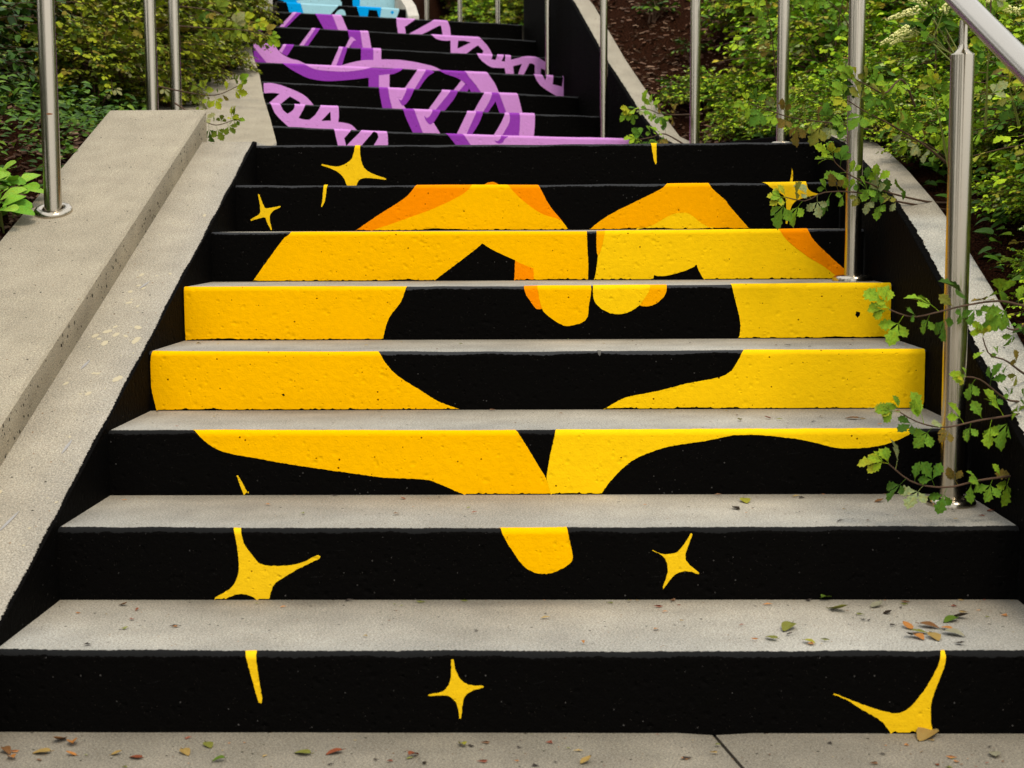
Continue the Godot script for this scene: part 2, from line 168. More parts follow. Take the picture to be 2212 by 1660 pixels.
var FALLEN := [
	[Vector3(0.566, 0.150, -0.374), "green", 42, "slender green leaf against the foot of the second riser"],
	[Vector3(0.572, 0.150, -0.285), "olive", 58, "long flat olive leaf in the middle of the lowest tread"],
	[Vector3(0.450, 0.150, -0.157), "olive", 60, "broad olive green leaf flat on the lowest tread"],
	[Vector3(0.408, 0.150, -0.089), "olive", 38, "small curled olive leaf near the edge of the lowest tread"],
	[Vector3(0.474, 0.150, -0.062), "lime", 36, "folded yellow green leaf near the edge of the lowest tread"],
	[Vector3(0.656, 0.150, -0.321), "grey", 46, "pale papery leaf scrap on the lowest tread"],
	[Vector3(0.665, 0.150, -0.268), "dark", 26, "crumpled dark leaf beside the pale scrap"],
	[Vector3(0.679, 0.150, -0.166), "tan_orange", 38, "orange leaf at the edge of the leaf pile"],
	[Vector3(0.721, 0.150, -0.167), "brown", 52, "brown leaf at the back of the leaf pile"],
	[Vector3(0.693, 0.150, -0.127), "olive", 44, "mottled olive leaf in the middle of the leaf pile"],
	[Vector3(0.668, 0.150, -0.102), "dark", 36, "dark olive leaf at the front of the leaf pile"],
	[Vector3(0.683, 0.150, -0.093), "tan_orange", 40, "narrow orange leaf at the front of the leaf pile"],
	[Vector3(0.711, 0.150, -0.093), "tan", 54, "large tan leaf propped in the leaf pile"],
	[Vector3(0.749, 0.150, -0.154), "tan_orange", 32, "small yellow orange leaf behind the tan leaf"],
	[Vector3(0.753, 0.150, -0.114), "grey", 58, "grey olive leaf at the outer end of the leaf pile"],
	[Vector3(0.772, 0.150, -0.210), "green", 50, "round green leaf standing above the leaf pile"],
	[Vector3(0.798, 0.150, -0.232), "dark", 42, "blackened leaf behind the round green leaf"],
	[Vector3(0.747, 0.150, -0.052), "dark", 26, "crumpled dark scrap below the leaf pile"],
	[Vector3(-0.869, 0.150, -0.329), "brown", 28, "curled brown leaf at the far end of the lowest tread"],
	[Vector3(-0.831, 0.150, -0.292), "rust", 15, "tiny reddish leaf next to the curled brown leaf"],
	[Vector3(0.200, 0.150, -0.153), "tan_orange", 20, "small orange leaf at the middle of the lowest tread"],
	[Vector3(0.058, 0.150, -0.060), "tan_orange", 14, "orange leaf chip near the edge of the lowest tread"],
	[Vector3(-0.143, 0.150, -0.141), "dark", 12, "tiny dark scrap near the middle of the lowest tread"],
	[Vector3(0.437, 0.300, -0.660), "lime", 54, "flat yellow green leaf on the second tread"],
	[Vector3(0.406, 0.300, -0.578), "dark", 34, "dark crumpled leaf below the flat yellow green one"],
	[Vector3(-0.332, 0.300, -0.701), "rust", 18, "rusty leaf against the foot of the third riser"],
	[Vector3(-0.329, 0.300, -0.526), "brown", 20, "small brown leaf in the middle of the second tread"],
	[Vector3(0.734, 0.300, -0.657), "brown", 30, "thin brown leaf near the post on the second tread"],
	[Vector3(0.946, 0.300, -0.547), "rust", 24, "reddish leaf beside the near post foot"],
	[Vector3(0.455, 0.450, -0.904), "lime", 26, "pale yellow leaf on the third tread"],
	[Vector3(0.528, 0.450, -0.942), "rust", 22, "red brown leaf on the third tread"],
	[Vector3(0.727, 0.450, -0.931), "brown", 46, "long brown leaf on the third tread"],
	[Vector3(0.628, 0.600, -1.265), "dark", 26, "dark leaf on the fourth tread"],
	[Vector3(0.917, 0.600, -1.522), "dark", 60, "dark leaf leaning on the foot of the fifth riser"],
	[Vector3(-0.957, 0.000, 0.109), "brown", 36, "brown leaf at the far corner of the pavement"],
	[Vector3(-0.883, -0.000, 0.051), "brown", 46, "large curled brown leaf on the pavement"],
	[Vector3(-0.856, 0.000, 0.063), "tan_orange", 42, "orange brown leaf touching the large curled one"],
	[Vector3(-0.896, 0.000, 0.111), "tan", 46, "yellow brown curled leaf on the pavement"],
	[Vector3(-0.939, 0.000, 0.137), "tan_orange", 32, "slender orange leaf at the pavement edge"],
	[Vector3(-0.840, 0.000, 0.120), "tan_orange", 26, "thin orange sliver on the pavement"],
	[Vector3(-0.761, -0.000, 0.116), "tan", 26, "small yellow leaf on the pavement"],
	[Vector3(-0.724, -0.000, 0.132), "rust", 38, "red brown leaf on the pavement below the big star"],
	[Vector3(-0.642, 0.000, 0.109), "tan", 40, "tan twisted leaf on the pavement"],
	[Vector3(-0.610, 0.000, 0.072), "olive", 40, "olive leaf on the pavement under the yellow star tail"],
	[Vector3(-0.576, 0.000, 0.148), "green", 30, "dark green leaf at the pavement front"],
	[Vector3(-0.437, -0.000, 0.112), "olive", 44, "olive leaf with ragged edge on the pavement"],
	[Vector3(-0.382, 0.000, 0.108), "rust", 42, "rust red leaf on the pavement below the small star"],
	[Vector3(-0.241, 0.000, 0.122), "rust", 34, "dark red curled leaf on the pavement"],
	[Vector3(-0.160, 0.000, 0.069), "lime", 32, "bright yellow green leaf on the pavement"],
	[Vector3(0.057, 0.000, 0.149), "tan", 34, "pinkish tan leaf at the pavement front"],
	[Vector3(-0.220, 0.000, 0.154), "dark", 18, "dark seed husk on the pavement"],
	[Vector3(0.670, 0.000, 0.019), "tan", 82, "large tan leaf under the lowest corner star"],
	[Vector3(0.764, 0.000, 0.110), "grey", 44, "grey leaf on the pavement near the slab crack"],
	[Vector3(0.653, 0.000, 0.158), "rust", 16, "small rust leaf at the pavement front"],
]


class Geo:
	var v := PackedVector3Array()
	var n := PackedVector3Array()
	var c := PackedColorArray()
	var uv := PackedVector2Array()
	func tri(a: Vector3, b: Vector3, d: Vector3, na: Vector3, nb: Vector3, nd: Vector3, ca := Color.WHITE, cb := Color.WHITE, cd := Color.WHITE) -> void:
		if (b - a).cross(d - a).dot(na + nb + nd) > 0.0:
			v.append_array([a, d, b]); n.append_array([na, nd, nb]); c.append_array([ca, cd, cb])
		else:
			v.append_array([a, b, d]); n.append_array([na, nb, nd]); c.append_array([ca, cb, cd])
	func steel_uv() -> void:   # u runs round an upright tube
		for p in v:
			uv.append(Vector2(atan2(p.z, p.x), p.y))
	func flat(a: Vector3, b: Vector3, d: Vector3, up: Vector3, ca := Color.WHITE, cb := Color.WHITE, cd := Color.WHITE) -> void:
		var k := (b - a).cross(d - a)
		if k.length_squared() < 1e-16:
			return
		k = k.normalized()
		if k.dot(up) < 0.0:
			k = -k
		tri(a, b, d, k, k, k, ca, cb, cd)
	func quad(a: Vector3, b: Vector3, d: Vector3, e: Vector3, up: Vector3, col := Color.WHITE) -> void:
		flat(a, b, d, up, col, col, col)
		flat(a, d, e, up, col, col, col)
	func sheet(rows: Array, normals: Array, cols := []) -> void:   # a grid of points
		for i in rows.size() - 1:
			for j in rows[i].size() - 1:
				var ca: Color = cols[i][j] if cols else Color.WHITE
				var cb: Color = cols[i][j + 1] if cols else Color.WHITE
				var cd: Color = cols[i + 1][j + 1] if cols else Color.WHITE
				var ce: Color = cols[i + 1][j] if cols else Color.WHITE
				tri(rows[i][j], rows[i][j + 1], rows[i + 1][j + 1], normals[i][j], normals[i][j + 1], normals[i + 1][j + 1], ca, cb, cd)
				tri(rows[i][j], rows[i + 1][j + 1], rows[i + 1][j], normals[i][j], normals[i + 1][j + 1], normals[i + 1][j], ca, cd, ce)
	func smooth_sheet(rows: Array, up: Vector3, cols := []) -> void:
		var nn := []
		for i in rows.size():
			var line := []
			for j in rows[i].size():
				var a: Vector3 = rows[mini(i + 1, rows.size() - 1)][j] - rows[maxi(i - 1, 0)][j]
				var b: Vector3 = rows[i][mini(j + 1, rows[i].size() - 1)] - rows[i][maxi(j - 1, 0)]
				var k := a.cross(b).normalized()
				line.append(-k if k.dot(up) < 0.0 else k)
			nn.append(line)
		sheet(rows, nn, cols)
	func tube(pts: Array, radii: Array, sides := 10, cap := true, col := Color.WHITE) -> void:
		var rows := []
		var nn := []
		var cc := []
		var side := Vector3.ZERO
		for i in pts.size():
			var t: Vector3 = (pts[mini(i + 1, pts.size() - 1)] - pts[maxi(i - 1, 0)]).normalized()
			if side == Vector3.ZERO:
				side = t.cross(Vector3(0.31, 0.2, 0.9)).normalized()
			side = (side - t * side.dot(t)).normalized()
			var other := t.cross(side)
			var line := []
			var ln := []
			var lc := []
			for k in sides + 1:
				var d := side * cos(TAU * k / sides) + other * sin(TAU * k / sides)
				line.append(pts[i] + d * float(radii[i])); ln.append(d); lc.append(col)
			rows.append(line); nn.append(ln); cc.append(lc)
		sheet(rows, nn, cc)
		if cap:
			for e in [0, pts.size() - 1]:
				var out: Vector3 = (pts[e] - pts[1 if e == 0 else e - 1]).normalized()
				for k in sides:
					tri(pts[e], rows[e][k], rows[e][k + 1], out, out, out, col, col, col)
	func lathe(prof: Array, at: Vector3, sides := 36) -> void:   # prof: (radius, height) from the top down, axis up
		var rows := []
		var nn := []
		for i in prof.size():
			var a: Vector2 = prof[maxi(i - 1, 0)]
			var b: Vector2 = prof[mini(i + 1, prof.size() - 1)]
			var t := (b - a).normalized()
			var line := []
			var ln := []
			for k in sides + 1:
				var d := Vector3(cos(TAU * k / sides), 0, sin(TAU * k / sides))
				line.append(at + d * float(prof[i].x) + Vector3(0, prof[i].y, 0))
				ln.append((d * -t.y + Vector3(0, t.x, 0)).normalized())
			rows.append(line); nn.append(ln)
		sheet(rows, nn)
	func mesh() -> ArrayMesh:
		var a := []
		a.resize(Mesh.ARRAY_MAX)
		a[Mesh.ARRAY_VERTEX] = v
		a[Mesh.ARRAY_NORMAL] = n
		a[Mesh.ARRAY_COLOR] = c
		if uv.size() == v.size():
			a[Mesh.ARRAY_TEX_UV] = uv
		var m := ArrayMesh.new()
		if v.size():
			m.add_surface_from_arrays(Mesh.PRIMITIVE_TRIANGLES, a)
		return m

func numbered(called: String) -> String:
	var k: int = used.get(called, 0)
	used[called] = k + 1
	return called if k == 0 else "%s_%03d" % [called, k]

func thing(called: String, label: String, category: String, at := Vector3.ZERO, group := "") -> Node3D:
	var o := Node3D.new()
	o.name = numbered(called)
	add_child(o)
	o.position = at
	return tag(o, label, category, group)

func tag(o: Node3D, label: String, category: String, group := "") -> Node3D:
	o.set_meta("label", label)
	o.set_meta("category", category)
	if group:
		o.set_meta("group", group)
	return o

func part(called: String, g, mat: Material, parent: Node3D = null) -> MeshInstance3D:
	var o := MeshInstance3D.new()
	if parent == null:
		o.name = numbered(called)
	else:
		var k := 0
		var s := called
		while parent.has_node(s):
			k += 1
			s = "%s_%03d" % [called, k]
		o.name = s
	o.mesh = g.mesh() if g is Geo else g
	o.material_override = mat
	(parent if parent else self).add_child(o, true)
	return o

func struct(o: Node3D) -> Node3D:
	o.set_meta("kind", "structure")
	return o

func stuff(o: Node3D) -> Node3D:
	o.set_meta("kind", "stuff")
	return o

# ---------------------------------------------------------------- materials
func grey_bytes(size: int, seed_: int, freq: float, octaves := 4, kind := FastNoiseLite.TYPE_SIMPLEX_SMOOTH) -> PackedByteArray:
	var f := FastNoiseLite.new()
	f.seed = seed_; f.frequency = freq; f.fractal_octaves = octaves; f.noise_type = kind
	var im := f.get_seamless_image(size, size, false, false, 0.12, true)
	im.convert(Image.FORMAT_L8)
	return im.get_data()

func picture(size: int, data: PackedByteArray, format := Image.FORMAT_RGB8) -> ImageTexture:
	return ImageTexture.create_from_image(Image.create_from_data(size, size, false, format, data))

func mat(called: String, color := Color.WHITE, rough := 0.8) -> StandardMaterial3D:
	var m := StandardMaterial3D.new()
	m.resource_name = called
	m.albedo_color = color
	m.roughness = rough
	M[called] = m
	return m

func world_uv(m: StandardMaterial3D, metres: float) -> void:
	m.uv1_triplanar = true
	m.uv1_world_triplanar = true
	m.uv1_triplanar_sharpness = 6.0
	m.uv1_scale = Vector3.ONE / metres

func make_materials() -> void:
	rng.seed = 11
	var S := 1024
	# concrete: sand speckle, blotches, a few dark grains and pale lime flecks
	var a := grey_bytes(S, 3, 0.006, 4)
	var b := grey_bytes(S, 4, 0.16, 3)
	var d := PackedByteArray()
	d.resize(S * S * 3)
	for i in S * S:
		var s := rng.randf()
		var k := 1.0 + (a[i] / 255.0 - 0.5) * 0.10 + (b[i] / 255.0 - 0.5) * 0.42 + (s - 0.5) * 0.40
		var hue := (rng.randf() - 0.5) * 0.05
		if s > 0.996:
			k *= 0.55
		elif s < 0.010:
			k *= 1.35
		d[i * 3] = clampi(int(194.0 * k * (1.0 + hue)), 0, 255)
		d[i * 3 + 1] = clampi(int(189.0 * k), 0, 255)
		d[i * 3 + 2] = clampi(int(178.5 * k * (1.0 - hue)), 0, 255)
	for k in 240:
		chip(d, S, rng.randi() % S, rng.randi() % S, 0.9 + pow(rng.randf(), 3.0) * 2.2, Color8(70, 66, 60))
	for k in 90:
		chip(d, S, rng.randi() % S, rng.randi() % S, 0.8 + rng.randf() * 1.5, Color8(150, 112, 78))
	var concrete := picture(S, d)
	for k in 1100:
		var cx := rng.randi() % S
		var cy := rng.randi() % S
		chip(d, S, cx, cy, 1.2 + pow(rng.randf(), 2.5) * 4.2, Color8(52, 47, 41))
	var cast := picture(S, d)
	# concrete relief: sand grain and bug holes
	var h := PackedByteArray()
	h.resize(S * S)
	for i in S * S:
		h[i] = clampi(int(150.0 + (b[i] - 128) * 0.3 + (rng.randf() - 0.5) * 60.0), 0, 255)
	for k in 260:
		dent(h, S, rng.randi() % S, rng.randi() % S, 1.0 + pow(rng.randf(), 3.0) * 5.0, 110.0)
	var grain := picture(S, h, Image.FORMAT_L8)
	# painted concrete relief: rolled paint over pitted concrete, horizontal drag marks, soft lumps
	var e := grey_bytes(S, 8, 0.03, 3)
	var g := grey_bytes(S, 9, 0.11, 2)
	var q := PackedByteArray()
	q.resize(S * S)
	for y in S:
		var drag := rng.randf() * 12.0
		for x in S:
			var i := y * S + x
			q[i] = clampi(int(140.0 + (e[i] - 128) * 0.26 + (g[i] - 128) * 0.15 + drag * 0.8 + rng.randf() * 6.0), 0, 255)
	for k in 420:
		dent(q, S, rng.randi() % S, rng.randi() % S, 2.0 + pow(rng.randf(), 2.5) * 9.0, 110.0)
	for k in 60:
		dent(q, S, rng.randi() % S, rng.randi() % S, 4.0 + pow(rng.randf(), 2.0) * 9.0, -55.0)
	var lumps := picture(S, q, Image.FORMAT_L8)
	# paint colour: nearly even, with rare chips in the pits and slight streaks
	var pd := PackedByteArray()
	pd.resize(S * S * 3)
	for i in S * S:
		var k := 249.0 + (e[i] - 128) * 0.03 + (a[i] - 128) * 0.02 + rng.randf() * 5.0
		for j in 3:
			pd[i * 3 + j] = clampi(int(k), 0, 255)
	for k in 70:
		chip(pd, S, rng.randi() % S, rng.randi() % S, 1.0 + rng.randf() * 2.2, Color8(96, 60, 40))
	var paint := picture(S, pd)
	# black paint: pale dust specks
	var bd := PackedByteArray()
	bd.resize(S * S * 3)
	for i in S * S:
		var s := rng.randf()
		var k := 7.0 + rng.randf() * 5.0
		if s > 0.9990:
			k = 55.0 + rng.randf() * 60.0
		for j in 3:
			bd[i * 3 + j] = clampi(int(k * [1.0, 0.92, 0.85][j]), 0, 255)
	for k in 90:
		chip(bd, S, rng.randi() % S, rng.randi() % S, 0.8 + rng.randf() * 1.6, Color8(74, 72, 70))
	for k in 46:   # scuffs and dusty smears
		var cx := rng.randi() % S
		var cy := rng.randi() % S
		var ang := rng.randf_range(-0.5, 0.5)
		var len := 6 + rng.randi() % 34
		var v := int(rng.randf_range(18.0, 40.0))
		for s in len:
			if rng.randf() < 0.6:
				var i := (posmod(cy + int(s * sin(ang)) + rng.randi() % 2, S) * S + posmod(cx + int(s * cos(ang)), S)) * 3
				for j in 3:
					bd[i + j] = v
	var dusty := picture(S, bd)

	var m := mat("concrete", Color.WHITE, 0.93)
	m.albedo_texture = concrete
	m.heightmap_enabled = true; m.heightmap_texture = grain; m.heightmap_scale = 0.14
	m.vertex_color_use_as_albedo = true
	m.metallic_specular = 0.25
	world_uv(m, 0.9)
	m = mat("cast_concrete", Color.WHITE, 0.93)
	m.albedo_texture = cast
	m.heightmap_enabled = true; m.heightmap_texture = grain; m.heightmap_scale = 0.12
	m.vertex_color_use_as_albedo = true
	m.metallic_specular = 0.25
	world_uv(m, 0.9)
	m = mat("black", Color.WHITE, 0.62)
	m.albedo_texture = dusty
	m.heightmap_enabled = true; m.heightmap_texture = lumps; m.heightmap_scale = 0.42
	m.metallic_specular = 0.07
	world_uv(m, 0.7)
	m = mat("dark_worn_sheen_black", Color(0.085, 0.087, 0.088), 0.75)  # lower steps: fainter wear and sky sheen put into the colour
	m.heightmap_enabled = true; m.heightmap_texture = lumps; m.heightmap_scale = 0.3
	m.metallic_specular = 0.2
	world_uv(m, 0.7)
	m = mat("worn_sheen_black", Color(0.205, 0.21, 0.218), 0.8)  # grey of worn paint plus the sky highlight painted in
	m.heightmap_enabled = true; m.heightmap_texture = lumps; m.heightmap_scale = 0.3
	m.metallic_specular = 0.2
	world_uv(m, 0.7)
	var colours := {
		"yellow": Color(1.0, 0.745, 0.0), "light_yellow": Color(1.0, 0.808, 0.055), "orange": Color(1.0, 0.575, 0.0), "amber": Color(1.0, 0.685, 0.0), "star_yellow": Color(0.97, 0.785, 0.10), "bare": Color(0.36, 0.355, 0.34),
		"purple": Color(0.58, 0.24, 0.70), "lilac": Color(0.84, 0.58, 0.87), "blue": Color(0.02, 0.62, 0.92), "pale_blue": Color(0.63, 0.82, 0.88)}
	for k in colours:
		m = mat(k, colours[k], 0.6)
		m.albedo_texture = paint
		m.heightmap_enabled = true; m.heightmap_texture = lumps; m.heightmap_scale = 0.30
		m.metallic_specular = 0.06
		world_uv(m, 0.7)
	m = mat("steel", Color(0.74, 0.705, 0.64), 0.22)
	m.metallic = 1.0
	var st := PackedByteArray()
	st.resize(256 * 256)
	for y in 256:
		var line := 120.0 + rng.randf() * 60.0
		for x in 256:
			st[y * 256 + x] = clampi(int(line + rng.randf() * 14.0), 0, 255)
	m.heightmap_enabled = true; m.heightmap_texture = picture(256, st, Image.FORMAT_L8); m.heightmap_scale = 0.004
	world_uv(m, 0.22)
	m.anisotropy_enabled = true
	m.anisotropy = -0.45
	m = mat("rail_steel", Color(0.70, 0.675, 0.63), 0.27)
	m.metallic = 1.0
	m = mat("soil", Color(0.30, 0.19, 0.13), 1.0)
	var so := PackedByteArray()
	so.resize(512 * 512 * 3)
	var sn := grey_bytes(512, 21, 0.06, 4)
	for i in 512 * 512:
		var k := 0.35 + sn[i] / 255.0 * 0.9 + (rng.randf() - 0.5) * 0.3
		so[i * 3] = clampi(int(200 * k), 0, 255); so[i * 3 + 1] = clampi(int(190 * k), 0, 255); so[i * 3 + 2] = clampi(int(185 * k), 0, 255)
	m.albedo_texture = picture(512, so)
	m.heightmap_enabled = true; m.heightmap_texture = picture(512, sn, Image.FORMAT_L8); m.heightmap_scale = 1.5
	m.metallic_specular = 0.1
	world_uv(m, 0.35)
	m = mat("chip", Color.WHITE, 0.95)
	m.vertex_color_use_as_albedo = true
	m = mat("leaf", Color.WHITE, 0.5)
	m.vertex_color_use_as_albedo = true
	m.backlight = Color(0.42, 0.50, 0.10)
	m.metallic_specular = 0.1
	var lm := PackedByteArray()
	lm.resize(256 * 256 * 3)
	var n1 := grey_bytes(256, 31, 0.05, 3)
	var n2 := grey_bytes(256, 32, 0.02, 2)
	for i in 256 * 256:
		var k := 0.98 + (n1[i] - 128) / 128.0 * 0.24
		var warm := clampf((n2[i] - 128) / 128.0, 0.0, 1.0) * 0.5
		lm[i * 3] = clampi(int(238 * k * (1.0 + warm * 0.6)), 0, 255); lm[i * 3 + 1] = clampi(int(246 * k), 0, 255); lm[i * 3 + 2] = clampi(int(238 * k * (1.0 - warm * 0.4)), 0, 255)
	m.albedo_texture = picture(256, lm)
	m.uv1_triplanar = true
	m.uv1_scale = Vector3.ONE * 14.0
	m = mat("glossy_leaf", Color.WHITE, 0.42)
	m.vertex_color_use_as_albedo = true
	m.backlight = Color(0.14, 0.22, 0.06)
	m.metallic_specular = 0.22
	m = mat("bark", Color(0.33, 0.24, 0.17), 0.9)
	m = mat("green_twig", Color(0.44, 0.47, 0.20), 0.7)
	m = mat("flower", Color(0.90, 0.89, 0.60), 0.8)
	m = mat("cream_drop", Color(0.735, 0.69, 0.575), 0.9)
	m = mat("scuff", Color(0.62, 0.61, 0.60), 0.9)
	m = mat("rust", Color(0.52, 0.30, 0.10), 0.9)

func dent(h: PackedByteArray, S: int, cx: int, cy: int, radius: float, depth: float) -> void:
	var n := int(ceil(radius * 1.5))
	var sx := 0.7 + rng.randf() * 0.6
	for y in range(-n, n + 1):
		for x in range(-n, n + 1):
			var k := clampf(1.25 - Vector2(x * sx, y).length() / radius, 0.0, 1.0)
			var i := posmod(cy + y, S) * S + posmod(cx + x, S)
			h[i] = clampi(int(h[i] - depth * k), 0, 255)

func chip(c: PackedByteArray, S: int, cx: int, cy: int, radius: float, to: Color) -> void:
	var n := int(ceil(radius))
	for y in range(-n, n + 1):
		for x in range(-n, n + 1):
			if Vector2(x, y).length() * (0.8 + rng.randf() * 0.4) < radius:
				var i := (posmod(cy + y, S) * S + posmod(cx + x, S)) * 3
				c[i] = to.r8; c[i + 1] = to.g8; c[i + 2] = to.b8

# ---------------------------------------------------------------- stairs
func plan_of(k: int) -> Array:
	if k <= 8:
		var z := -(k - 1) * GOING
		return [Vector2(LEFT, z), Vector2(RIGHT, z)]
	var out := []
	for q in PLAN[k]:
		out.append(Vector2(q[0], q[1]))
	return out

func along(pl: Array, s: float) -> Array:   # [point, front normal] at arc length s
	var acc := 0.0
	for i in pl.size() - 1:
		var e: Vector2 = pl[i + 1] - pl[i]
		var l := e.length()
		if s <= acc + l or i == pl.size() - 2:
			var t := e / l
			return [pl[i] + t * (s - acc), Vector2(-t.y, t.x)]
		acc += l
	return []

func length_of(pl: Array) -> float:
	var s := 0.0
	for i in pl.size() - 1:
		s += pl[i].distance_to(pl[i + 1])
	return s

func sag(k: int, s: float) -> float:   # no cast edge is quite straight
	return wob.get_noise_2d(s * 60.0, k * 50.0) * 0.0022 - (0.003 if k <= 8 else 0.0) * (1.0 - pow((s - 0.985) / 0.985, 2.0))

func on_riser(k: int, pl: Array, s: float, v: float, lift: float) -> Array:   # [point, normal]
	var w := along(pl, s)
	var out := 0.0
	var up := v
	var nrm := Vector2(1, 0)
	var flat := RISE - NOSE
	if v > flat:
		var ang: float = minf((v - flat) / NOSE, PI / 2)
		out = -NOSE * (1.0 - cos(ang))
		up = flat + NOSE * sin(ang)
		nrm = Vector2(cos(ang), sin(ang))
		if (v - flat) / NOSE > PI / 2:
			out -= (v - flat) - NOSE * PI / 2
	out += nrm.x * lift
	up += nrm.y * lift
	up += sag(k, s) * clampf(up / RISE, 0.0, 1.1)
	var p: Vector2 = w[0] + w[1] * out
	var n3 := Vector3(w[1].x * nrm.x, nrm.y, w[1].y * nrm.x)
	return [Vector3(p.x, (k - 1) * RISE + up, p.y), n3.normalized()]

func bands() -> Array:
	var f := RISE - NOSE
	var q := NOSE * PI / 2
	return [-0.01, f * 0.5, f, f + q * 0.25, f + q * 0.5, f + q * 0.75, f + q, f + q + 0.02]

func riser(k: int, parent: Node3D) -> MeshInstance3D:
	var pl := plan_of(k)
	var L := length_of(pl)
	var g := Geo.new()
	var b := bands()
	var n := int(L / 0.004)
	var rows := []
	var nn := []
	for j in b.size():
		var line := []
		var ln := []
		for i in n + 1:
			var s := L * i / n
			var v: float = b[j]
			if j == b.size() - 1:   # the ragged top edge of the paint
				v = b[j - 1] + 0.0045 + fine.get_noise_2d(s * 1100.0, k * 31.0) * 0.0050 + wob.get_noise_2d(s * 90.0, k * 7.0) * 0.0025
			if j == 3:   # where the wear and the painted sky sheen begin
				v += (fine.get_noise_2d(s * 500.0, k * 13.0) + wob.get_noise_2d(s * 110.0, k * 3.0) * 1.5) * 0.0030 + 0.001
			var w := on_riser(k, pl, s, v, 0.0005)
			line.append(w[0]); ln.append(w[1])
		rows.append(line); nn.append(ln)
	g.sheet(rows.slice(0, 4), nn.slice(0, 4))
	var r := part("riser", g, M["black"], parent)
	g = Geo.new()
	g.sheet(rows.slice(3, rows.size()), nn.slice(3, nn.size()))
	part("worn_sheen_nosing", g, M["worn_sheen_black" if k > 3 else "dark_worn_sheen_black"], r)  # bevel strip: worn paint and its sky sheen as a lighter colour
	return r

func motif(k: int, colour: String, called: String, flat: Array, order: int, parent: Node3D) -> void:
	var pl := plan_of(k)
	var L := length_of(pl)
	var base := LEFT if k <= 8 else 0.0
	var pts := []
	for i in flat.size() / 3:
		pts.append([Vector2(flat[i * 3] * 0.001 - base, flat[i * 3 + 1] * 0.001), flat[i * 3 + 2] == 1])
	# smooth between corners, then a brush's slight unevenness
	var poly := PackedVector2Array()
	var n := pts.size()
	for i in n:
		var p0: Vector2 = pts[(i + n - 1) % n][0]
		var p1: Vector2 = pts[i][0]
		var p2: Vector2 = pts[(i + 1) % n][0]
		var p3: Vector2 = pts[(i + 2) % n][0]
		if pts[i][1]:
			p0 = p1 * 2.0 - p2 if pts[(i + 1) % n][1] else p1 - (p2 - p1) * 0.6
		if pts[(i + 1) % n][1]:
			p3 = p2 * 2.0 - p1 if pts[i][1] else p2 + (p2 - p1) * 0.6
		var steps := maxi(1, int(p1.distance_to(p2) / 0.004))
		for j in steps:
			var t := float(j) / steps
			var q := 0.5 * (2.0 * p1 + (p2 - p0) * t + (2.0 * p0 - 5.0 * p1 + 4.0 * p2 - p3) * t * t + (3.0 * p1 - p0 - 3.0 * p2 + p3) * t * t * t)
			q += Vector2(fine.get_noise_2d(q.x * 500.0, q.y * 500.0), fine.get_noise_2d(q.x * 500.0 + 99.0, q.y * 500.0)) * 0.0011
			if q.y < 0.012 and (p1.y < 0.002 or p2.y < 0.002) and absf(p1.y - p2.y) < 0.004:
				q.y = 0.0025 + maxf(0.0, fine.get_noise_2d(q.x * 240.0, k * 9.0) - 0.1) * 0.006 + maxf(0.0, wob.get_noise_2d(q.x * 90.0, k * 19.0) - 0.15) * 0.010
			if q.y > 0.16:
				q.y = 0.1585 + fine.get_noise_2d(q.x * 300.0, k * 5.0) * 0.0035
			q.x = clampf(q.x, 0.004, L - 0.004)
			poly.append(q)
	var b := bands()
	b[1] = b[0]
	b.remove_at(0)
	var cuts := [0.0]
	for i in pl.size() - 1:
		cuts.append(cuts[-1] + pl[i].distance_to(pl[i + 1]))
	if k <= 8:
		cuts = [-0.1, L + 0.1]
	var g := Geo.new()
	var lift := 0.0011 + 0.0004 * order
	for i in cuts.size() - 1:
		for j in b.size() - 1:
			var box := PackedVector2Array([Vector2(cuts[i], b[j]), Vector2(cuts[i + 1], b[j]), Vector2(cuts[i + 1], b[j + 1]), Vector2(cuts[i], b[j + 1])])
			for piece in Geometry2D.intersect_polygons(poly, box):
				var idx := Geometry2D.triangulate_polygon(piece)
				for t in idx.size() / 3:
					var w := []
					for c in 3:
						var q: Vector2 = piece[idx[t * 3 + c]]
						w.append(on_riser(k, pl, q.x, q.y, lift))
					g.tri(w[0][0], w[1][0], w[2][0], w[0][1], w[1][1], w[2][1])
	if g.v.size():
		part(called, g, M[colour], parent)

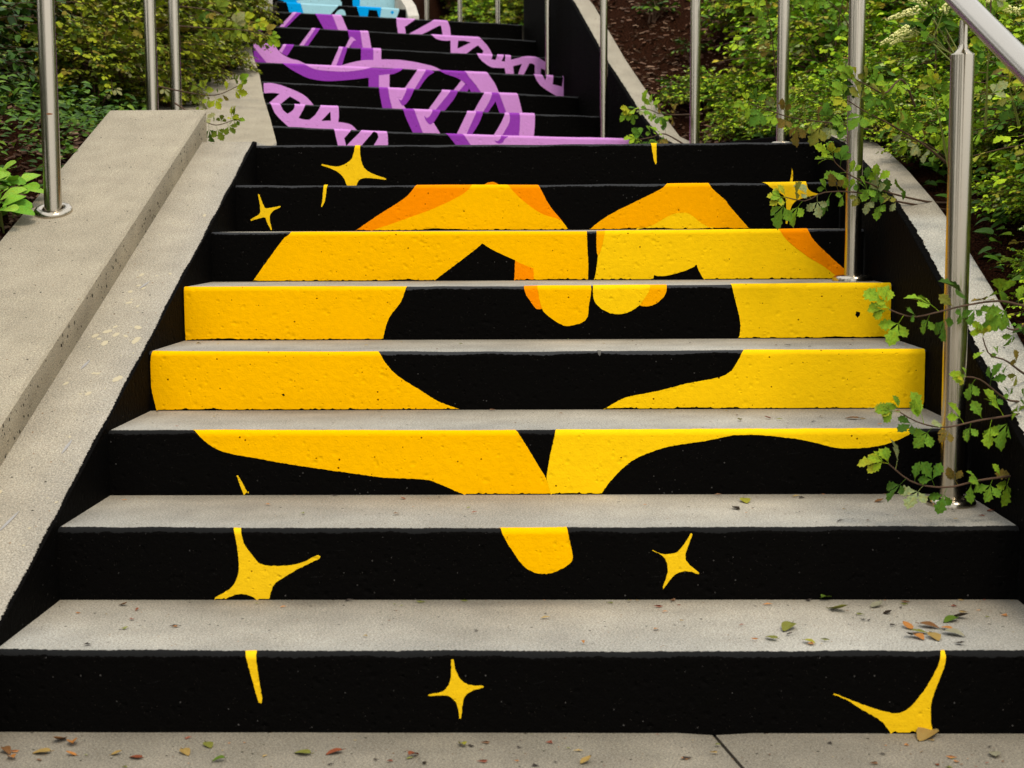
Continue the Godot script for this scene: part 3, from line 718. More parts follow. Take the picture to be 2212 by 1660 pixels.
func tread(k: int, front: Array, back: Array, parent: Node3D, called := "tread") -> MeshInstance3D:
	var g := Geo.new()
	var LF := length_of(front)
	var LB := length_of(back)
	var nx := 110
	var nz := 20
	var rows := []
	var cols := []
	for j in nz + 1:
		var line := []
		var lc := []
		for i in nx + 1:
			var u := float(i) / nx
			var f := along(front, LF * u)
			var bk := along(back, LB * u)
			var a: Vector2 = f[0] - f[1] * (NOSE + 0.0005)
			var p := a.lerp(bk[0] - bk[1] * 0.01, float(j) / nz)
			var y := k * RISE + sag(k, LF * u) * (1.0 - float(j) / nz)
			line.append(Vector3(p.x, y, p.y))
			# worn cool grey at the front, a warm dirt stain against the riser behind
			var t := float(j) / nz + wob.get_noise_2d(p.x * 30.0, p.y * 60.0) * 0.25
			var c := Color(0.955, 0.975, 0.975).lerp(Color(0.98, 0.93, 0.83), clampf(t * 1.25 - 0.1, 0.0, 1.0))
			var s := 0.645 + blot.get_noise_2d(p.x * 40.0, p.y * 40.0 + k * 13.0) * 0.13 + wob.get_noise_2d(p.x * 14.0 + 50.0, p.y * 40.0 + k * 29.0) * 0.12 - smoothstep(0.45, 0.95, p.x) * 0.07  # darker towards the planted bank: dirt plus plant shade painted in
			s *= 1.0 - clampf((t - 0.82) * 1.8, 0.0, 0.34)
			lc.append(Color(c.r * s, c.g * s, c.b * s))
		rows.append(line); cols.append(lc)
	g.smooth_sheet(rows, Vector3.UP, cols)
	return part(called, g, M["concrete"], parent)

func stairs() -> void:
	var lower := thing("stair_flight", "broad lower flight of concrete steps painted with yellow hands and stars on black", "stairs")
	var upper := thing("stair_flight", "upper flight of black risers painted with purple and lilac twisted ladders", "stairs")
	var top := thing("stair_flight", "two highest black risers with blue and pale blue painted shapes", "stairs")
	var count := {}
	for k in range(1, 18):
		var parent: Node3D = lower if k <= 8 else (upper if k <= 15 else top)
		var r := riser(k, parent)
		for q in MURAL:
			if q[0] == k:
				count[k] = count.get(k, 0) + 1
				motif(k, q[1], q[2], q[3], count[k], r)
		if k < 8:
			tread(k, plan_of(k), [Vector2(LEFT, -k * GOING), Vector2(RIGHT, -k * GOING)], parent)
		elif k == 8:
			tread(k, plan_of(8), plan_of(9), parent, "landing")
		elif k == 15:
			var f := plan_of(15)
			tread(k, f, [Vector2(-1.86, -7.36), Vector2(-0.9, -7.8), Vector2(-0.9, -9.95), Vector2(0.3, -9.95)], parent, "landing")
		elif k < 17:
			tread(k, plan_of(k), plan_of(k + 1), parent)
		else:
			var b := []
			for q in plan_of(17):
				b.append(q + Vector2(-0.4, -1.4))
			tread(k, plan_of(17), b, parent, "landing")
	# black paint on the inner face of the ledge, where the steps end
	var g := Geo.new()
	var zs := []
	for i in 121:
		zs.append(0.3 - (0.3 + 2.65) * i / 120.0)
	var lo := []
	var hi := []
	var edge := []
	for z in zs:
		var h := ledge_h(z)
		lo.append(Vector3(LEFT + 0.0012, -0.02, z))
		hi.append(Vector3(LEFT + 0.0012, h + 0.0004, z))
	g.smooth_sheet([lo, hi], Vector3.RIGHT)
	# paint dragged over the edge of the ledge
	var top_in := []
	for i in 1500:
		var z := 0.3 - (0.3 + 2.65) * i / 1499.0
		var h := ledge_h(z)
		var wide := 0.006 + wob.get_noise_2d(z * 60.0, 3.0) * 0.005 + fine.get_noise_2d(z * 1400.0, 1.0) * 0.004
		top_in.append(Vector3(LEFT + 0.0012, h + 0.0004, z))
		edge.append(Vector3(LEFT - maxf(wide, 0.001), h + 0.0014, z))
	g.smooth_sheet([top_in, edge], Vector3(0.3, 1, 0))
	part("black_side_face", g, M["black"], lower)

# ---------------------------------------------------------------- walls
func lerp_table(t: Array, x: float) -> float:   # t: [x, y] with x falling
	if x >= t[0][0]:
		return t[0][1]
	for i in t.size() - 1:
		if x >= t[i + 1][0]:
			return lerpf(t[i][1], t[i + 1][1], (t[i][0] - x) / (t[i][0] - t[i + 1][0]))
	return t[-1][1]

func ledge_h(z: float) -> float:
	return minf(RISE - z * SLOPE + 0.02, 1.212)

const WALL_X := [[0.6, 0.957], [-2.6, 0.957], [-2.9, 0.935], [-3.2, 0.87], [-3.55, 0.775], [-4.3, 0.585], [-5.0, 0.443], [-5.55, 0.31], [-6.2, 0.172], [-6.75, 0.03], [-7.11, -0.035], [-7.5, -0.115], [-7.8, -0.125], [-8.2, -0.07], [-8.8, 0.06], [-9.6, 0.3]]
const WALL_TOP := [[0.6, 0.06], [0.2, 0.235], [-0.38, 0.463], [-0.515, 0.52], [-0.743, 0.622], [-1.036, 0.763], [-1.383, 0.912], [-1.577, 0.982], [-1.895, 1.081], [-2.129, 1.142], [-2.293, 1.177], [-2.6, 1.226], [-3.0, 1.247], [-3.8, 1.256], [-4.25, 1.275], [-4.553, 1.335], [-4.955, 1.512], [-5.427, 1.77], [-6.19, 2.2], [-7.1, 2.66], [-7.6, 2.88], [-8.2, 3.05], [-9.6, 3.3]]
const LEDGE2 := [[-2.65, -1.0153, 1.212], [-3.0, -1.03, 1.214], [-3.45, -1.085, 1.255], [-3.9, -1.19, 1.385], [-4.49, -1.325, 1.525], [-5.02, -1.44, 1.68], [-5.49, -1.56, 1.83], [-5.9, -1.655, 1.98], [-6.3, -1.76, 2.13], [-6.72, -1.865, 2.28], [-7.2, -1.91, 2.36], [-7.5, -1.8, 2.44], [-8.0, -1.95, 2.6], [-9.0, -2.2, 3.0]]

func wall_x(z: float) -> float: return lerp_table(WALL_X, z)
func wall_top(z: float) -> float: return lerp_table(WALL_TOP, z)
func cap_width(z: float) -> float: return 0.128

func tint(x: float, z: float, warm: float, spread := 0.08) -> Color:
	var s := 0.655 + blot.get_noise_2d(x * 45.0, z * 45.0) * spread
	var c := Color(0.95, 0.955, 0.97).lerp(Color(1.0, 0.917, 0.735), warm)
	return Color(c.r * s, c.g * s, c.b * s)

func walls() -> void:
	# the curved black wall beside both flights with its concrete cap
	var o := thing("curved_wall", "black painted curving wall with a bare concrete cap beside both flights", "wall")
	var face := Geo.new()
	var cap := Geo.new()
	var outer := Geo.new()
	var rows := [[], [], [], []]
	var cr := [[], [], [], [], []]
	var cc := [[], [], [], [], []]
	var orow := [[], []]
	var n := 1600
	for i in n + 1:
		var z := 0.6 - 10.2 * i / n
		var x := wall_x(z)
		var h := wall_top(z)
		var dz := 0.02
		var t := Vector2(wall_x(z - dz) - wall_x(z + dz), -2.0 * dz).normalized()
		var out := Vector2(-t.y, t.x)   # away from the steps
		var rag := 0.010 + fine.get_noise_2d(z * 1200.0, 5.0) * 0.0045 + wob.get_noise_2d(z * 60.0, 8.0) * 0.004
		rows[0].append(Vector3(x, -0.05 if z > -2.7 else 1.1, z))
		rows[1].append(Vector3(x, h - 0.003, z))
		rows[2].append(Vector3(x + out.x * 0.003, h + 0.0010, z + out.y * 0.003))
		rows[3].append(Vector3(x + out.x * (0.008 + rag), h + 0.0016, z + out.y * (0.008 + rag)))
		var w := cap_width(z)
		# the lower stretch of the cap is painted a dirty white
		var white := smoothstep(-1.47, -1.40, z + wob.get_noise_2d(z * 30.0, x * 200.0) * 0.04)
		var offs := [0.006, 0.05, 0.09, w - 0.008, w]
		for j in 5:
			var px: float = x + out.x * offs[j]
			var pz: float = z + out.y * offs[j]
			cr[j].append(Vector3(px, h - (0.008 if j == 4 else 0.0), pz))
			var c := tint(px * 3.0, pz, 0.55)
			c = c.lerp(Color(0.94, 0.96, 0.95) * (0.86 + blot.get_noise_2d(px * 300.0, pz * 80.0) * 0.06), white)
			cc[j].append(Color(c.r, c.g, c.b))
		orow[0].append(Vector3(x + out.x * w, h - 0.008, z + out.y * w))
		orow[1].append(Vector3(x + out.x * w, h - 0.9, z + out.y * w))
	face.smooth_sheet(rows, Vector3(-1, 0.6, 0.2))
	part("black_face", face, M["black"], o)
	cap.smooth_sheet(cr, Vector3.UP, cc)
	# the two materials meet where the white paint starts
	part("cap", cap, M["concrete"], o)
	outer.smooth_sheet(orow, Vector3.RIGHT)
	part("bank_face", outer, M["concrete"], o)

	# the ledge and the taller sloped parapet beside the lower flight
	var l := thing("sloped_ledge", "low sloped concrete ledge speckled with cream paint drops beside the lower steps", "ledge")
	var g := Geo.new()
	var lr := [[], [], [], []]
	var lc := [[], [], [], []]
	for i in 181:
		var z := 0.3 - 2.95 * i / 180.0
		var h := ledge_h(z)
		var xs := [LEFT - 0.0005, LEFT - 0.006, -1.11, -1.2]
		for j in 4:
			lr[j].append(Vector3(xs[j], h - (0.006 if j == 0 else 0.0), z))
			lc[j].append(tint(xs[j] * 5.0, z, 0.35 + 0.25 * (1.0 if j > 1 else 0.0), 0.10))
	g.smooth_sheet(lr, Vector3.UP, lc)
	part("top_face", g, M["concrete"], l)
	rng.seed = 77
	for k in 62:
		var z := -0.1 - pow(rng.randf(), 1.0) * 2.0 if k < 64 else -2.2 - rng.randf() * 0.3
		if k < 24:
			z = -0.75 - rng.randf() * 0.8
		var x := -1.03 - rng.randf() * 0.14
		var rr := 0.0018 + pow(rng.randf(), 3.0) * 0.0085
		var q := Geo.new()
		var c := Vector3(x, ledge_h(z) + 0.0006, z)
		var ph := rng.randf() * 6.0
		var stretch := 0.7 + rng.randf() * 0.9
		for s in 12:
			var ring := []
			for e in [s, s + 1]:
				var ang: float = TAU * e / 12.0
				var d: float = rr * (1.0 + 0.25 * sin(ang * 2.0 + ph) + 0.12 * sin(ang * 5.0 + ph * 3.0))
				var dx := cos(ang) * d
				var dz2 := sin(ang) * d * stretch
				ring.append(c + Vector3(dx, -dz2 * SLOPE, dz2))
			q.flat(c, ring[0], ring[1], Vector3.UP)
		part("paint_drop", q, M["cream_drop"], l)
	for sc in [[-1.12, -1.45, 0.05, 0.35], [-1.08, -0.62, 0.06, 0.1], [-1.12, -0.33, 0.075, 0.25], [-1.15, -1.0, 0.05, 0.2]]:
		var q := Geo.new()
		var a := Vector3(sc[0], 0, sc[1])
		var dir := Vector3(sc[3], 0, -1).normalized() * float(sc[2])
		for s in 8:
			var p0 := a + dir * (s / 8.0)
			var p1 := a + dir * ((s + 1) / 8.0)
			var w0 := 0.003 * sin(PI * s / 8.0) + 0.0006
			var w1 := 0.003 * sin(PI * (s + 1) / 8.0) + 0.0006
			var pts := [p0 - Vector3(w0, 0, 0), p0 + Vector3(w0, 0, 0), p1 + Vector3(w1, 0, 0), p1 - Vector3(w1, 0, 0)]
			for e in 4:
				pts[e].y = ledge_h(pts[e].z) + 0.0015
			q.quad(pts[0], pts[1], pts[2], pts[3], Vector3.UP)
		part("scuff_mark", q, M["scuff"], l)

	var pw := thing("sloped_parapet", "wide sloped concrete parapet with a square cut upper end carrying a steel post", "parapet")
	g = Geo.new()
	var pr := [[], [], [], [], [], [], []]
	var pc := [[], [], [], [], [], [], []]
	for i in 241:
		var z := 0.3 - 2.99 * i / 240.0
		var h := RISE - z * SLOPE + 0.108
		var nick := fine.get_noise_2d(z * 250.0, 2.0) * 0.0012
		var pts := [Vector2(-1.2 + nick, h - 0.15), Vector2(-1.2 + nick, h - 0.055), Vector2(-1.2 + nick, h - 0.007), Vector2(-1.2065, h), Vector2(-1.37, h), Vector2(-1.54, h), Vector2(-1.547, h - 0.3)]
		for j in 7:
			pr[j].append(Vector3(pts[j].x, pts[j].y, z))
			var c := tint(pts[j].x * 4.0, z, 0.75, 0.07)
			if j < 2:   # weather stains low on the face
				var s := 0.86 + wob.get_noise_2d(z * 35.0, j * 9.0) * 0.34 + fine.get_noise_2d(z * 18.0, 3.0) * 0.12 - (0.10 if j == 0 else 0.0)
				c = Color(c.r * s, c.g * s * 0.97, c.b * s * 0.92)
			pc[j].append(c)
	var gf := Geo.new()
	for j in 6:
		(gf if j < 2 else g).smooth_sheet([pr[j], pr[j + 1]], [Vector3.RIGHT, Vector3.RIGHT, Vector3(1, 1, 0), Vector3.UP, Vector3.UP, Vector3.LEFT][j], [pc[j], pc[j + 1]])
	var ze := -2.69
	var he := RISE - ze * SLOPE + 0.108
	g.quad(Vector3(-1.2, he - 0.005, ze), Vector3(-1.545, he - 0.005, ze), Vector3(-1.545, he - 0.6, ze), Vector3(-1.2, he - 0.6, ze), Vector3(0, 0, -1))
	part("body", g, M["concrete"], pw)
	part("inner_face", gf, M["cast_concrete"], pw)
	# the ledge that follows the upper flights
	var u := thing("upper_ledge", "pale concrete ledge climbing beside the purple risers under overhanging shrubs", "ledge")
	g = Geo.new()
	var ur := [[], [], []]
	var uc := [[], [], []]
	var fr := [[], []]
	for i in 161:
		var z := -2.6505 - 6.3 * i / 160.0
		var x := -lerp_neg(z, 1)
		var h := lerp_neg(z, 2)
		var offs := [0.0, 0.2, 0.54]
		for j in 3:
			ur[j].append(Vector3(x - offs[j], h, z + offs[j] * 0.15 * smoothstep(-2.7, -3.6, z)))
			uc[j].append(tint(x * 4.0 + j, z, 0.75, 0.07))
		fr[0].append(Vector3(x, h, z)); fr[1].append(Vector3(x, h - 0.5, z))
	g.smooth_sheet(ur, Vector3.UP, uc)
	g.smooth_sheet(fr, Vector3.RIGHT)
	part("top_face", g, M["concrete"], u)
	# the short cheek wall beside the two highest risers
	var cw := thing("cheek_wall", "short rising concrete cheek wall ending the blue painted risers", "wall")
	g = Geo.new()
	var line := [Vector3(-0.905, 2.33, -7.62), Vector3(-0.945, 2.43, -7.85), Vector3(-1.07, 2.62, -8.25), Vector3(-1.25, 2.85, -8.8)]
	for i in 3:
		var a: Vector3 = line[i]
		var b: Vector3 = line[i + 1]
		var w := Vector3(0.075, 0, 0.02)
		g.quad(a, b, b + w, a + w, Vector3.UP)
		g.quad(a, b, b - Vector3(0, 0.7, 0), a - Vector3(0, 0.7, 0), Vector3.LEFT)
		g.quad(a + w, b + w, b + w - Vector3(0, 0.7, 0), a + w - Vector3(0, 0.7, 0), Vector3.RIGHT)
		if i == 0:
			g.quad(a, a + w, a + w - Vector3(0, 0.7, 0), a - Vector3(0, 0.7, 0), Vector3.BACK)
	part("body", g, M["concrete"], cw)

func lerp_neg(z: float, col: int) -> float:
	var t := []
	for q in LEDGE2:
		t.append([q[0], -q[1] if col == 1 else q[2]])
	return lerp_table(t, z)

# ---------------------------------------------------------------- handrails
func post(parent: Node3D, at: Vector3, h: float, radius: float, flange: float, tilt := 0.0, rust := false) -> void:
	var p := Node3D.new()
	p.name = "post"
	var k := 0
	while parent.has_node(NodePath(p.name)):
		k += 1
		p.name = "post_%03d" % k
	parent.add_child(p)
	var g := Geo.new()
	g.lathe([Vector2(0.0, h), Vector2(radius - 0.003, h), Vector2(radius - 0.001, h - 0.001), Vector2(radius, h - 0.004), Vector2(radius, h * 0.5), Vector2(radius, 0.004)], at)
	shift_uv(g, at)
	part("tube", g, M["steel"], p)
	if flange > 0.0:
		g = Geo.new()
		var w := flange
		g.lathe([Vector2(radius + 0.003, -0.002), Vector2(radius + 0.004, 0.011), Vector2(radius + 0.008, 0.0155), Vector2(w - 0.012, 0.016), Vector2(w - 0.006, 0.0145), Vector2(w - 0.002, 0.011), Vector2(w, 0.006), Vector2(w, -0.004)], Vector3.ZERO)
		g.steel_uv()
		var f := part("base_flange", g, M["steel"], p)
		f.position = at
		f.rotation.x = tilt
	# bracket stem between the post and the rail
	g = Geo.new()
	g.lathe([Vector2(0.009, 0.07), Vector2(0.009, 0.02), Vector2(0.011, 0.010), Vector2(0.016, 0.004), Vector2(radius - 0.006, 0.0)], at + Vector3(0, h, 0), 20)
	shift_uv(g, at)
	part("bracket", g, M["steel"], p)
	if rust:
		g = Geo.new()
		for s in 8:
			var a0 := PI * 0.28 + s * 0.10
			var w0 := 0.0022 * sin(PI * s / 8.0) + 0.0002
			var w1 := 0.0022 * sin(PI * (s + 1) / 8.0) + 0.0002
			var q := []
			for e in [[a0, w0], [a0 + 0.1, w1]]:
				var d := Vector3(cos(e[0]), 0, sin(e[0])) * (radius + 0.0006)
				q.append(at + d + Vector3(0, 0.285 + e[1], 0)); q.append(at + d + Vector3(0, 0.285 - e[1], 0))
			g.quad(q[0], q[1], q[3], q[2], Vector3.BACK)
		part("rust_spot", g, M["rust"], p)

func shift_uv(g: Geo, at: Vector3) -> void:
	for p in g.v:
		g.uv.append(Vector2(atan2(p.z - at.z, p.x - at.x), p.y))

func rail(parent: Node3D, pts: Array, radius := 0.0245) -> void:
	var c := Curve3D.new()
	for i in pts.size():
		var t: Vector3 = (pts[mini(i + 1, pts.size() - 1)] - pts[maxi(i - 1, 0)]) * 0.16
		c.add_point(pts[i], -t, t)
	c.bake_interval = 0.03
	var b := []
	var rr := []
	for q in c.get_baked_points():
		b.append(q); rr.append(radius)
	var g := Geo.new()
	g.tube(b, rr, 24)
	part("rail", g, M["rail_steel"], parent)

func handrails() -> void:
	var a := thing("handrail", "stainless handrail on round posts beside the curved black wall of the lower flight", "handrail")
	post(a, Vector3(0.884, 0.30, -0.627), 0.975, 0.0255, 0.054)
	post(a, Vector3(0.892, 0.75, -1.74), 1.01, 0.0235, 0.058)
	post(a, Vector3(0.870, 1.20, -2.9), 0.98, 0.0215, 0.045)
	post(a, Vector3(0.643, 1.20, -3.8), 0.95, 0.0215, 0.05)
	rail(a, [Vector3(0.884, 1.0, 0.28), Vector3(0.884, 1.208, -0.222), Vector3(0.884, 1.378, -0.627), Vector3(0.892, 1.84, -1.74), Vector3(0.870, 2.24, -2.9), Vector3(0.643, 2.25, -3.8)])
	var b := thing("handrail", "thin stainless handrail posts standing on the purple painted flight against the black wall", "handrail")
	post(b, Vector3(0.318, 1.35, -5.25), 0.95, 0.0195, 0.045)
	post(b, Vector3(0.035, 1.80, -6.56), 0.95, 0.0165, 0.04)
	rail(b, [Vector3(0.55, 2.25, -4.5), Vector3(0.318, 2.38, -5.25), Vector3(0.035, 2.83, -6.56)])
	var c := thing("handrail", "row of slim steel posts at the back of the top landing before the shrubs", "handrail")
	post(c, Vector3(-0.918, 2.25, -9.5), 0.95, 0.0175, 0.04)
	post(c, Vector3(-0.657, 2.25, -9.6), 0.95, 0.0175, 0.04)
	post(c, Vector3(-0.355, 2.25, -9.7), 0.95, 0.0175, 0.04)
	rail(c, [Vector3(-1.1, 3.28, -9.42), Vector3(-0.918, 3.28, -9.5), Vector3(-0.657, 3.28, -9.6), Vector3(-0.355, 3.28, -9.7), Vector3(-0.1, 3.28, -9.8)])
	var d := thing("handrail", "single steel post with a dished flange and a rust mark on the sloped parapet", "handrail")
	post(d, Vector3(-1.455, 0.961, -1.77), 0.95, 0.0255, 0.056, atan(SLOPE) * 1.0, true)
	rail(d, [Vector3(-1.455, 1.55, -0.6), Vector3(-1.455, 1.99, -1.77), Vector3(-1.455, 2.31, -2.6)])
	var e := thing("handrail", "pair of steel posts behind the upper end of the sloped parapet", "handrail")
	post(e, Vector3(-1.545, 1.235, -3.29), 0.95, 0.0235, 0.05)
	post(e, Vector3(-1.555, 1.33, -3.72), 0.95, 0.0235, 0.05)
	rail(e, [Vector3(-1.54, 2.2, -3.0), Vector3(-1.545, 2.26, -3.29), Vector3(-1.555, 2.36, -3.72), Vector3(-1.6, 2.6, -4.3)])
	var f := thing("handrail", "slim steel post beside the end of the blue painted riser", "handrail")
	post(f, Vector3(-1.115, 2.45, -9.3), 0.95, 0.0175, 0.04)

# ---------------------------------------------------------------- ground
func right_h(x: float, z: float) -> float:
	var lat := maxf(0.0, x - wall_x(z) - 0.128)
	var p := wall_top(z)
	if z < -9.0:
		p += (-9.0 - z) * 0.3
	var h := p - 0.05 + 0.26 * lat / (1.0 + 0.08 * lat) + wob.get_noise_2d(x * 25.0, z * 25.0) * 0.03 * minf(1.0, lat * 8.0) + blot.get_noise_2d(x * 130.0, z * 130.0) * 0.014 * minf(1.0, lat * 8.0)
	return maxf(h, 0.0)

func left_edge(z: float) -> float:
	return -1.545 if z > -2.66 else -lerp_neg(z, 1) - 0.53

func left_h(x: float, z: float) -> float:
	var lat := maxf(0.0, left_edge(z) - x)
	var p := RISE - z * SLOPE + 0.06 if z > -2.66 else lerp_neg(z, 2) - 0.04
	p = maxf(p, 0.0)
	if z < -9.0:
		p += (-9.0 - z) * 0.3
	return p + 0.20 * lat + wob.get_noise_2d(x * 25.0, z * 25.0) * 0.03 * minf(1.0, lat * 8.0) + blot.get_noise_2d(x * 130.0, z * 130.0) * 0.014 * minf(1.0, lat * 8.0)

func ground() -> void:
	var g := Geo.new()
	g.quad(Vector3(-70, -0.06, -70), Vector3(70, -0.06, -70), Vector3(70, -0.06, 70), Vector3(-70, -0.06, 70), Vector3.UP, Color(0.6, 0.58, 0.54))
	struct(part("ground", g, M["concrete"]))
	var pav := Node3D.new()
	pav.name = "pavement"
	add_child(pav)
	struct(pav)
	# joints run towards the street; the first one is the one seen under the steps
	var joint := func(x0: float, z: float) -> float: return x0 + (z - 0.024) * 0.18
	for k in range(-3, 3):
		var xa := 0.297 + k * 1.55
		var xb := 0.297 + (k + 1) * 1.55
		for row in 2:
			var z0 := 0.0 if row == 0 else 1.61
			var z1 := 1.6 if row == 0 else 3.2
			g = Geo.new()
			var rows := []
			var cols := []
			for j in 25:
				var z := lerpf(z0, z1, j / 24.0)
				var line := []
				var lc := []
				for i in 25:
					var x := lerpf(joint.call(xa, z) + 0.003, joint.call(xb, z) - 0.003, i / 24.0)
					var edge := minf(minf(i, 24 - i), 3.0) / 3.0
					line.append(Vector3(x, (0.0 if edge > 0.0 else -0.004) + wob.get_noise_2d(x * 40.0, z * 40.0) * 0.0012, z))
					var c := tint(x * 2.0, z * 2.0, 0.45, 0.14)
					var s := 0.66
					lc.append(Color(c.r * s, c.g * s * 0.985, c.b * s * 0.95))
				rows.append(line); cols.append(lc)
			g.smooth_sheet(rows, Vector3.UP, cols)
			var p := part("slab", g, M["concrete"], pav)
			# slab edges
			var e := Geo.new()
			for j in 8:
				var za := lerpf(z0, z1, j / 8.0)
				var zb := lerpf(z0, z1, (j + 1) / 8.0)
				for s in [[xa, 0.003, Vector3.LEFT], [xb, -0.003, Vector3.RIGHT]]:
					var p0 := Vector3(joint.call(s[0], za) + s[1], -0.003, za)
					var p1 := Vector3(joint.call(s[0], zb) + s[1], -0.003, zb)
					e.quad(p0, p1, p1 - Vector3(0, 0.055, 0), p0 - Vector3(0, 0.055, 0), s[2], Color(0.25, 0.22, 0.19))
			part("slab_edge", e, M["concrete"], p)
	# planted banks
	g = Geo.new()
	var rows := []
	for j in 161:
		var z := 1.2 - 15.5 * j / 160.0
		var line := []
		for i in 60:
			var s := pow(i / 59.0, 1.6) * 9.0
			var x := wall_x(z) + 0.115 + s
			line.append(Vector3(x, right_h(x, z), z))
		rows.append(line)
	g.smooth_sheet(rows, Vector3.UP)
	struct(part("planted_bank", g, M["soil"]))
	g = Geo.new()
	rows = []
	for j in 161:
		var z := 1.2 - 15.5 * j / 160.0
		var line := []
		for i in 60:
			var s := pow(i / 59.0, 1.6) * 9.0
			var x := left_edge(z) + 0.01 - s
			line.append(Vector3(x, left_h(x, z), z))
		rows.append(line)
	g.smooth_sheet(rows, Vector3.UP)
	struct(part("planted_bank", g, M["soil"]))
	g = Geo.new()
	rows = []
	for j in 41:
		var z := -9.2 - 7.0 * j / 40.0
		var line := []
		for i in 41:
			var x := lerpf(-3.2, 1.2, i / 40.0)
			var h := 2.22 + maxf(0.0, -9.9 - z) * 0.42 + wob.get_noise_2d(x * 25.0, z * 25.0) * 0.03
			if x < -0.95 and z < -8.2:
				h = maxf(h, 2.5 + maxf(0.0, -9.4 - z) * 0.4)
			line.append(Vector3(x, h if z < -9.85 or x < -0.95 else 2.2, z))
		rows.append(line)
	g.smooth_sheet(rows, Vector3.UP)
	struct(part("hill", g, M["soil"]))

# ---------------------------------------------------------------- plants
func lin(r: float, g: float, b: float) -> Color:
	return Color(r, g, b)

func smooth_outline(o: Array) -> Array:   # more points between the given ones
	var out := []
	for i in o.size() - 1:
		var p0: Array = o[maxi(i - 1, 0)]
		var p1: Array = o[i]
		var p2: Array = o[i + 1]
		var p3: Array = o[mini(i + 2, o.size() - 1)]
		for j in 3:
			var t := j / 3.0
			var w := cubic_interpolate(p1[0], p2[0], p0[0], p3[0], t)
			var h := lerpf(p1[1], p2[1], t)
			out.append([maxf(w, 0.0), h])
	out.append(o[-1])
	return out

func leaflet(g: Geo, xf: Transform3D, outline: Array, fold: float, curl: float, shade: float) -> void:
	# outline: half widths (x) at heights (y) from base to tip
	var n := outline.size()
	var rows := [[], [], [], [], []]
	var cols := [[], [], [], [], []]
	for i in n:
		var w: float = outline[i][0]
		var t: float = outline[i][1]
		var z := -curl * t * t
		for s in 5:
			var k := (s - 2) / 2.0
			var p := Vector3(w * k, t - absf(k) * (0.06 if absf(k) > 0.9 else 0.0) * w, z + absf(k) * w * fold - (absf(k) * 0.06 * sin(t * 9.0 + s) * w))
			rows[s].append(xf * p)
			var c := shade * (1.12 if s == 2 else (0.92 if absf(k) < 0.9 else 1.0)) * (0.94 + 0.12 * absf(sin(t * 7.0)))
			cols[s].append(Color(minf(c * (1.0 + 0.25 * absf(k) * t), 1.3), c, c * (1.0 if s != 2 else 1.1)))
	g.smooth_sheet(rows, xf.basis * Vector3(0, 0, 1), cols)

const LOBED := [[0.0, 0.0], [0.04, 0.16], [0.13, 0.34], [0.26, 0.48], [0.20, 0.55], [0.33, 0.69], [0.22, 0.76], [0.21, 0.87], [0.08, 0.91], [0.0, 1.0]]
const OVATE := [[0.0, 0.0], [0.17, 0.12], [0.27, 0.30], [0.28, 0.46], [0.22, 0.66], [0.12, 0.84], [0.0, 1.0]]
const SPOON := [[0.0, 0.0], [0.06, 0.15], [0.17, 0.40], [0.25, 0.62], [0.26, 0.76], [0.17, 0.92], [0.0, 1.0]]
const DRY := [[0.0, 0.0], [0.16, 0.12], [0.26, 0.26], [0.24, 0.36], [0.30, 0.48], [0.24, 0.60], [0.20, 0.74], [0.09, 0.88], [0.0, 1.0]]

func sumac_leaf(seed_: int, size: float, close := false) -> ArrayMesh:   # three lobed leaflets on a stalk; grows along +y, faces +z
	var r := RandomNumberGenerator.new()
	r.seed = seed_
	var g := Geo.new()
	g.tube([Vector3.ZERO, Vector3(0, 0.16, 0.01) * size, Vector3(0, 0.34, 0.0) * size], [0.012 * size, 0.009 * size, 0.008 * size], 4, false, Color(1.1, 1.0, 0.7))
	for k in 3:
		var ang: float = [0.0, 0.98, -0.98][k] + r.randf_range(-0.15, 0.15)
		var s: float = size * ([0.80, 0.62, 0.62][k] + r.randf_range(-0.06, 0.06))
		var b := Basis(Vector3(0, 0, 1), ang) * Basis(Vector3(1, 0, 0), r.randf_range(-0.45, 0.25)) * Basis(Vector3(0, 1, 0), r.randf_range(-0.35, 0.35))
		leaflet(g, Transform3D(b.scaled(Vector3.ONE * s), Vector3(0, 0.33 * size, 0)), smooth_outline(LOBED) if close else LOBED, r.randf_range(0.1, 0.45), r.randf_range(0.05, 0.35), r.randf_range(0.85, 1.1))
	return g.mesh()

func single_leaf(outline: Array, size: float, seed_: int) -> ArrayMesh:
	var r := RandomNumberGenerator.new()
	r.seed = seed_
	var g := Geo.new()
	g.tube([Vector3.ZERO, Vector3(0, 0.14, 0.01) * size], [0.012 * size, 0.01 * size], 4, false)
	leaflet(g, Transform3D(Basis().scaled(Vector3.ONE * size * 0.9), Vector3(0, 0.12 * size, 0)), outline, r.randf_range(0.1, 0.4), r.randf_range(0.1, 0.4), 1.0)
	return g.mesh()

const SUMAC_TONES := [[0.456, 0.653, 0.036, 3.0], [0.274, 0.483, 0.033, 4.0], [0.160, 0.350, 0.036, 4.0], [0.343, 0.364, 0.046, 2.2], [0.251, 0.206, 0.051, 0.9], [0.433, 0.529, 0.217, 1.0], [0.093, 0.216, 0.036, 1.5], [0.570, 0.483, 0.054, 0.5]]
const BRANCH_TONES := [[0.24, 0.40, 0.03, 3.0], [0.15, 0.29, 0.03, 4.0], [0.09, 0.20, 0.025, 3.0], [0.24, 0.25, 0.045, 1.6], [0.20, 0.15, 0.035, 0.8], [0.29, 0.34, 0.16, 1.0], [0.06, 0.13, 0.02, 1.2]]
const SUMAC_YELLOW := [[0.366, 0.429, 0.029, 3.0], [0.244, 0.315, 0.029, 4.0], [0.153, 0.214, 0.026, 3.0], [0.260, 0.214, 0.039, 1.8], [0.076, 0.148, 0.023, 2.0], [0.321, 0.331, 0.155, 0.8]]
